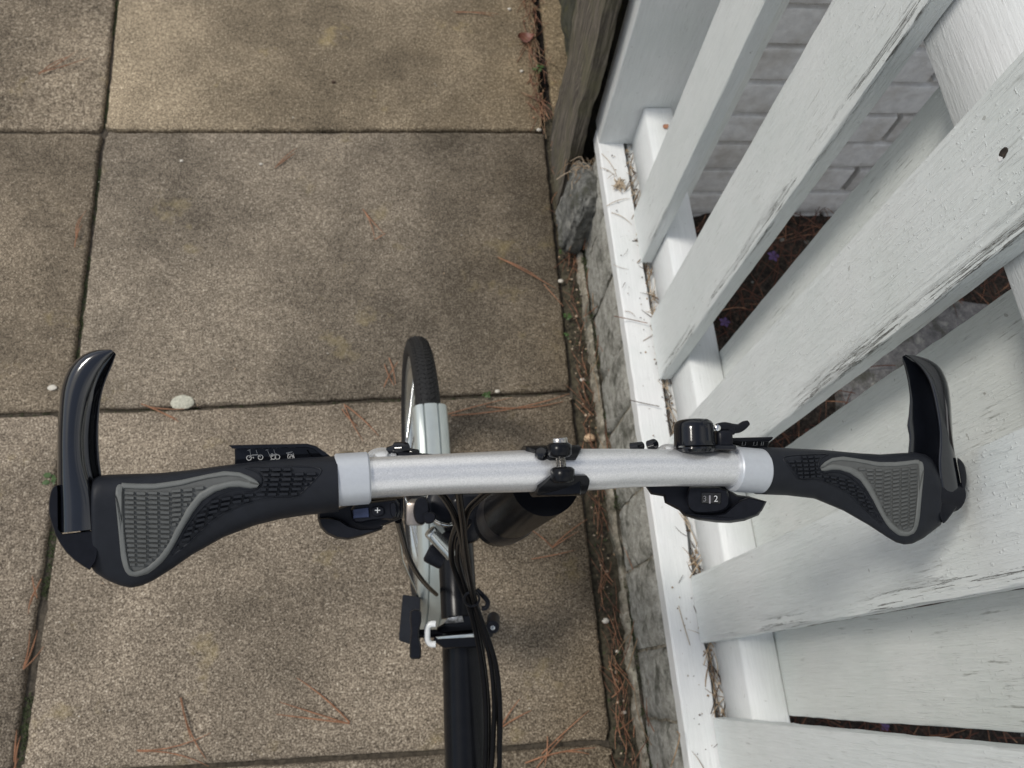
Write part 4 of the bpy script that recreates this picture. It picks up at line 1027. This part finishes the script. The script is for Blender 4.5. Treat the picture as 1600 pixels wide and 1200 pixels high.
# --- brake levers
def lever_left():
    P_ = [(366, 699), (480, 696), (492, 699), (506, 709), (522, 722), (500, 728), (430, 732), (366, 732), (367, 715)]
    g = G(); g.add(*plate(P_, lambda x: DB(x)+.010, lambda x: DB(x)+.015, 1.5, .001))
    lip = [(357, 695.5), (480, 693), (494, 697), (509, 707), (524, 719), (519, 722), (503, 712), (489, 701.5), (478, 699), (370, 702), (363, 701)]
    g.add(*plate(lip, lambda x: DB(x)+.003, lambda x: DB(x)+.013, .8, .001))
    o = part(g, 'brake_lever', GLOSS, label='left black brake lever blade printed with three folding bicycle symbols')
    def line(g, a, b, w=.75):
        a = Vector(a); b = Vector(b); d = (b-a).normalized(); nn = Vector((-d.y, d.x))*w*.5; q = [a+nn, b+nn, b-nn, a-nn]
        g.add([PD(p.x, p.y, DB(p.x)+.0096) for p in q]+[PD(p.x, p.y, DB(p.x)+.0102) for p in q], [(0, 1, 2, 3), (0, 1, 5, 4), (1, 2, 6, 5), (2, 3, 7, 6), (3, 0, 4, 7)])
    def circ(g, c, r, w=1.2):
        n_ = 14; pp = [(c[0]+r*math.cos(6.2832*i/n_), c[1]+r*math.sin(6.2832*i/n_)) for i in range(n_)]
        for i in range(n_): line(g, pp[i], pp[(i+1) % n_], w)
    def sym(which):
        g = G()
        if which == 0:
            circ(g, (389, 715.5), 3.7); circ(g, (407, 714.5), 3.7)
            line(g, (389, 715), (394, 711)); line(g, (394, 711), (403, 710.5), 1.2); line(g, (403, 710.5), (407, 714)); line(g, (392.5, 714), (390, 703.5)); line(g, (402.5, 711), (400, 703)); line(g, (386.5, 704), (391.5, 702.8), 1.2); line(g, (395, 714), (396.5, 716), 1.4)
        elif which == 1:
            circ(g, (427, 714), 3.7); circ(g, (433.5, 714), 3.7); circ(g, (425, 711), 2.0)
            line(g, (424, 713), (431, 709.5), 1.2); line(g, (422, 713), (417.5, 703)); line(g, (430.5, 711), (427.5, 702)); line(g, (415, 703.5), (419, 702.5), 1.2); line(g, (431, 709.5), (435, 711), 1.2); line(g, (423, 718), (424.5, 718.5), 1.4)
        else:
            circ(g, (453.5, 713.5), 4.0); circ(g, (455, 714.5), 2.3); line(g, (447, 708), (457, 706), 1.4); line(g, (449, 710), (452, 709), 1.4); line(g, (458, 708), (459.5, 716), 1.2)
        part(g, 'folding_symbol', PRINT, o, 0)
    for i in range(3): sym(i)
    g = G(); g.add(*tube([PD(480, 703, DB(480)+.0095), PD(488, 716, DB(488)+.0095), PD(491, 726, DB(490)+.0095)], .0004, 6)); part(g, 'lever_rib', GLOSS, o)
lever_left()
def lever_right():
    P_ = [(1120, 690), (1202, 688), (1198, 706), (1120, 708)]
    g = G(); g.add(*plate(P_, lambda x: DB(x)+.010, lambda x: DB(x)+.015, 1, .001))
    g.add(*plate([(1128, 684.5), (1208, 682.5), (1207, 686), (1202, 690), (1128, 690.5)], lambda x: DB(x)+.003, lambda x: DB(x)+.014, .8, .001))
    o = part(g, 'brake_lever', SATIN, label='right black brake lever blade partly hidden behind the bell striker')
    for x in (1160, 1178, 1190):
        g = G(); s = 5 if x < 1185 else 3
        for (ax0, ay0, bx0, by0) in ((x, 690, x-1, 695), (x+s, 689.5, x+s-1, 695), (x-2, 696, x+s, 695.4)):
            q = [(ax0, ay0), (bx0, by0), (bx0+.8, by0+.2), (ax0+.8, ay0+.2)]
            g.add([PD(*p, DB(p[0])+.0097) for p in q], [(0, 1, 2, 3)])
        part(g, 'folding_symbol', PRINT, o, 0)
lever_right()
# --- brake lever mounts in silver
def mount(cx, cy, r, lab, tilt):
    c = PD(cx, cy, DB(cx)+.006); axx = (CU*.86-CF*.5+CR*tilt).normalized(); g = G()
    g.add(*lathe(c-axx*.006, axx, [(0, r*1.0), (.006, r), (.0075, r*.93), (.0078, r*.66), (.0072, r*.62), (.0078, r*.5), (.0095, r*.42), (.0100, r*.2)], 36))
    b_, u_, n_ = bar_frame(cx); g.add(*bevbox(c-axx*.006-b_*.004*(1 if cx < 800 else -1), (b_, axx, b_.cross(axx)), (.022, .010, .018), .003))
    return part(g, 'brake_mount', SILVER, label=lab)
mount(596, 716, .0088, 'silver brake lever mount on the left of the bar', .05)
mount(1046, 706, .0070, 'silver brake lever mount under the bell', -.05)
for lab, ps in (('cable_stop', [(608, 706, 622, 701, .0030), (618, 702, 634, 702, .0042), (632, 705, 652, 708, .0022), (628, 700, 634, 709, .0034)]), ('cable_stop', [(985, 699, 1002, 697, .0028), (1014, 697, 1022, 694, .0034)])):
    g = G()
    for x0, y0, x1, y1, r in ps: g.add(*tube([PD(x0, y0, DB(x0)+.010), PD((x0+x1)/2, (y0+y1)/2, DB(x0)+.009), PD(x1, y1, DB(x1)+.010)], r, 14))
    part(g, lab, GLOSS)
g = G(); g.add(*plate([(622, 706), (660, 708), (690, 711), (690, 716), (622, 718)], DB(650)+.002, DB(650)+.008, 1, .001)); part(g, 'cable_guide', SATIN)
# --- bell
axb = (CU*.985+CF*.12-CR*.02).normalized(); cb = PD(1085.5, 697, DB(1085)-.002)
g = G(); r = .0122; h = .0165
pr = [(0, r*1.02), (.0006, r*1.03), (.003, r*1.0), (h*.62, r*.985), (h*.80, r*.95), (h*.90, r*.86), (h*.96, r*.72), (h*.99, r*.5), (h, r*.2)]
g.add(*lathe(cb, axb, pr, 48)); bell = part(g, 'bell', GLOSS, smooth=50, label='small black dome bell clamped to the right of the bar')
g = G(); g.add(*lathe(cb-axb*.0042, axb, [(0, r*.7), (.0005, r*.92), (.0022, r*1.02), (.0034, r*1.0), (.0036, r*.6)], 40)); g.add(*bevbox(PD(1108, 698, DB(1100)-.001), (CR, axb, CF), (.030, .0032, .012), .001)); part(g, 'bell_base', GLOSS, bell)
g = G(); g.add(*bevbox(PD(1130.5, 684.5, DB(1130)-.004), (CR, axb, CF), (.0098, .0105, .010), .0025, 3)); g.add(*tube([PD(1120, 667.5, DB(1120)-.004), PD(1132, 667, DB(1130)-.004), PD(1146, 669.5, DB(1146)-.004), PD(1155, 669, DB(1155)-.004), PD(1163, 664, DB(1163)-.004), PD(1169, 660.5, DB(1168)-.004)], [.0022, .0030, .0030, .0027, .0025, .0016], 14, 5))
g.add(*bevbox(PD(1136, 672, DB(1136)-.003), (CR, axb, CF), (.009, .006, .008), .002)); st_ = part(g, 'bell_striker', SATIN, bell, 50)
g = G(); g.add(*lathe(PD(1121, 668.5, DB(1121)-.0065), -CF, [(0, .0020), (.001, .0018), (.0016, .0008)], 16)); part(g, 'striker_pin', CHROME, bell)
# --- shifters
DIM = m_simple('dim_print', (.17, .17, .18), .5)
def text(s, px, py, d, hpx, parent, name='numeral', m_=PRINT):
    cu = bpy.data.curves.new('t', 'FONT'); cu.body = s; cu.align_x = 'CENTER'; cu.align_y = 'CENTER'; cu.extrude = .0; cu.size = 1
    to = bpy.data.objects.new('t', cu); COL.objects.link(to); dg = bpy.context.evaluated_depsgraph_get(); dg.update()
    me = bpy.data.meshes.new_from_object(to.evaluated_get(dg)); bpy.data.objects.remove(to)
    ys_ = [v.co.y for v in me.vertices]; xs_ = [v.co.x for v in me.vertices]; cy = (min(ys_)+max(ys_))/2; cx = (min(xs_)+max(xs_))/2; k = hpx/(max(ys_)-min(ys_))
    vs = [PD(px+(v.co.x-cx)*k, py-(v.co.y-cy)*k, d) for v in me.vertices]; fs = [tuple(p.vertices) for p in me.polygons]
    g = G(); g.add(vs, fs); return part(g, name, m_, parent, 0)
z5 = lambda a, b: (980+a/5.4545, 620+b/5.4545)
P_ = [z5(*q) for q in ((150, 755), (200, 832), (308, 850), (320, 905), (440, 968), (480, 1012), (600, 1050), (760, 1072), (880, 1076), (1000, 1058), (1120, 1010), (1160, 950), (1190, 892), (1040, 848), (940, 835), (880, 800), (840, 745))]
dsr = DB(1100)+.004
g = G(); g.add(*plate(P_, dsr+.006, dsr+.026, 3.5, .006)); sh = part(g, 'gear_shifter', SATIN, label='right gear shifter showing number 2')
g = G(); P2 = [z5(*q) for q in ((520, 770), (560, 760), (840, 770), (880, 860), (870, 940), (800, 985), (640, 1000), (540, 985), (500, 900))]
g.add(*plate(round_poly(P2, 1), dsr-.001, dsr+.012, 3, .005)); part(g, 'shifter_housing', SATIN, sh)
g = G(); P2 = [z5(*q) for q in ((480, 985), (560, 1005), (700, 1010), (830, 990), (900, 930), (960, 880), (1040, 855), (1190, 892), (1150, 970), (1100, 1015), (990, 1050), (870, 1068), (760, 1064), (600, 1042), (490, 1008))]
g.add(*plate(P2, dsr+.001, dsr+.018, 2.5, .004)); part(g, 'thumb_lever', SATIN, sh)
g = G(); P2 = [z5(*q) for q in ((632, 812), (800, 818), (798, 912), (632, 908))]; g.add(*plate(P2, dsr-.0022, dsr+.003, .8, .0006)); part(g, 'gear_window', m_simple('black_window', (.008, .008, .010), .15, 0., .1, 50), sh)
text('2', *z5(756, 868), dsr-.0028, 9.5, sh); text('3', *z5(660, 868), dsr-.0028, 9.0, sh, m_=DIM)
g = G(); P2 = [z5(*q) for q in ((696, 840), (712, 840), (712, 910), (696, 910))]; g.add(*plate(P2, dsr-.0027, dsr-.002, .3, .0003)); part(g, 'gear_pointer', m_simple('grey_pointer', (.25, .24, .26), .4), sh)
z8 = lambda a, b: (480+a/6.665, 680+b/6.665)
dsl = DB(570)+.004
P_ = [z8(*q) for q in ((105, 790), (108, 880), (135, 960), (200, 1030), (300, 1078), (430, 1090), (560, 1058), (700, 1012), (780, 982), (790, 945), (900, 902), (992, 862), (1002, 780), (1000, 640), (640, 650), (420, 720), (250, 780))]
g = G(); g.add(*plate(P_, dsl+.006, dsl+.026, 3.5, .006)); sh = part(g, 'gear_shifter', SATIN, label='left gear shifter with a plus sign')
g = G(); P2 = [z8(*q) for q in ((440, 730), (640, 690), (830, 670), (960, 660), (975, 850), (880, 890), (800, 880), (640, 900), (560, 920), (470, 905))]
g.add(*plate(round_poly(P2, 1), dsl-.001, dsl+.012, 3, .005)); part(g, 'shifter_housing', SATIN, sh)
g = G(); P2 = [z8(*q) for q in ((110, 860), (230, 855), (340, 880), (430, 940), (560, 975), (700, 970), (780, 950), (780, 982), (700, 1010), (560, 1055), (430, 1085), (310, 1072), (205, 1024), (140, 955))]
g.add(*plate(P2, dsl+.001, dsl+.018, 2.5, .004)); part(g, 'thumb_lever', SATIN, sh)
g = G(); P2 = [z8(*q) for q in ((475, 770), (640, 748), (648, 858), (480, 868))]; g.add(*plate(P2, dsl-.0022, dsl+.003, 1.2, .001)); part(g, 'gear_window', LENS, sh)
g = G(); P2 = [z8(*q) for q in ((658, 750), (795, 735), (806, 835), (680, 855))]; g.add(*plate(round_poly(P2, 1), dsl-.0024, dsl+.003, 1.2, .001)); pb = part(g, 'shift_button', SATIN, sh)
text('+', *z8(732, 782), dsl-.0030, 8.5, sh, 'plus_sign')
g = G(); P2 = [z8(*q) for q in ((850, 700), (930, 690), (940, 850), (870, 865))]; g.add(*plate(round_poly(P2, 1), dsl-.003, dsl+.006, 2, .003)); part(g, 'cable_adjuster', SATIN, sh)
# --- bar ends: curved horns hollowed on the inner side
def horn(Lp, Mp, Rp, d0, lab, thick=.020, sgn=1):
    """Lp outer edge, Mp inner edge of the broad face, Rp edge of the far flange, each from base to tip (pixels)"""
    K = 30
    def res(P, K):
        pts = smooth_path([Vector((x, y, 0)) for x, y in P], 10); ln = [0]
        for a_, b_ in zip(pts, pts[1:]): ln.append(ln[-1]+(b_-a_).length)
        out = []
        for i in range(K+1):
            s_ = ln[-1]*i/K; j = max(k for k in range(len(ln)) if ln[k] <= s_+1e-9); j = min(j, len(pts)-2)
            out.append(pts[j].lerp(pts[j+1], (s_-ln[j])/max(1e-6, ln[j+1]-ln[j])))
        return out
    A, B, C_ = res(Lp, K), res(Mp, K), res(Rp, K); rings = []
    for i in range(K+1):
        l, m_, r_ = A[i], B[i], C_[i]; t = i/K; tp = 1-max(0, t-.72)/.28*.75; T = thick*tp
        def q(base, other, f, d): p = base.lerp(other, f); return PD(p.x, p.y, d0(p.x)+d)
        g0 = .62 if t < .93 else .62*(1-(t-.93)/.07)
        face = []
        for a_ in range(29):
            f_ = .5-.5*math.cos(math.pi*a_/28); e_ = abs(2*f_-1); dd = .5*(1-max(0., 1-e_**2.5)**(1/2.5))
            face.append(q(l, m_, f_, T*(dd if f_ < .5 else dd*.42)))
        rest = [q(m_, l, .03, T*.28), q(m_, l, .18*g0/.62, T*.36), q(m_, l, .24*g0/.62, T*.55), q(m_, r_, .25, T*.74), q(m_, r_, .75, T*.70), q(m_, r_, .95, T*.70), q(m_, r_, 1.0, T*.80), q(m_, r_, .97, T*.92), q(m_, r_, .7, T*1.0), q(l, m_, .5, T*1.02), q(l, m_, .12, T*.92), q(l, m_, .03, T*.75)]
        n_ = len(rest); full = [face[-1]] + rest + [face[0]]; fine = face[:]
        for a_ in range(1, n_+1):
            fine.append(full[a_])
            if a_ < n_:
                p0, p1, p2, p3 = full[a_-1], full[a_], full[a_+1], full[a_+2] if a_+2 < len(full) else full[a_+1]
                for f_ in (.33, .67): fine.append(.5*((2*p1)+(p2-p0)*f_+(2*p0-5*p1+4*p2-p3)*f_*f_+(3*p1-p0-3*p2+p3)*f_**3))
        rings.append(fine)
    g = G(); g.add(*loft(rings)); return part(g, 'bar_end', LACQ, smooth=75, label=lab)
z7 = lambda P: [(70+a/3.156, 540+b/3.156) for a, b in P]
hl = horn(z7([(66, 925), (64, 800), (61, 680), (61, 560), (62, 450), (70, 290), (85, 190), (120, 110), (180, 50), (250, 22), (325, 18)]),
     z7([(248, 905), (247, 800), (236, 725), (210, 640), (192, 550), (190, 420), (210, 290), (240, 190), (272, 120), (305, 70), (340, 30)]),
     z7([(275, 905), (290, 800), (290, 720), (281, 640), (270, 560), (265, 440), (270, 320), (285, 225), (310, 150), (334, 95), (351, 42)]), lambda x: DB(x)-.010, 'left glossy black bar end horn curving forward')
z6 = lambda P: [(1380+a/3.75, 540+b/3.75) for a, b in P]
hr = horn(z6([(462, 862), (445, 760), (424, 650), (411, 560), (403, 440), (395, 320), (378, 215), (340, 135), (280, 88), (200, 60), (132, 50)]),
     z6([(335, 850), (322, 760), (318, 680), (325, 560), (320, 460), (296, 320), (268, 215), (225, 140), (180, 92), (150, 64), (128, 54)]),
     z6([(230, 850), (160, 760), (146, 650), (153, 540), (141, 470), (150, 400), (155, 300), (143, 205), (126, 130), (112, 88), (110, 66)]), lambda x: DB(x)-.010, 'right glossy black bar end horn hollowed on its inner side')
def cap(P, d, parent, lab):
    g = G(); g.add(*plate(round_poly(P, 1), lambda x: d(x)-.008, lambda x: d(x)+.018, 1.3, .0015)); return part(g, 'bar_end_clamp', SATIN, smooth=45, label=lab)
cap(z7([(52, 688), (34, 705), (20, 760), (20, 830), (34, 880), (60, 955), (120, 1040), (215, 1106), (226, 1104), (262, 1045), (258, 950), (242, 908), (150, 922), (68, 932), (66, 820), (66, 690)]), DB, hl, 'left bar end clamp cap')
cap(z6([(428, 652), (455, 668), (478, 700), (490, 760), (488, 815), (468, 885), (430, 950), (362, 1042), (346, 1040), (326, 990), (330, 858), (400, 866), (464, 872), (452, 770)]), DB, hr, 'right bar end clamp cap')
# bar stubs inside the grips so that nothing is hollow
g = G(); g.add(*tube([PD(120, 800, DB(120)+.003), PD(150, 790, DB(150)+.003), PD(200, 780, DB(200)+.003)], .011, 20, 3)); part(g, 'bar_stub', SATIN)
g = G(); g.add(*tube([PD(1488, 775, DB(1488)+.003), PD(1466, 770, DB(1466)+.003), PD(1430, 765, DB(1430)+.003)], .011, 20, 3)); part(g, 'bar_stub', SATIN)
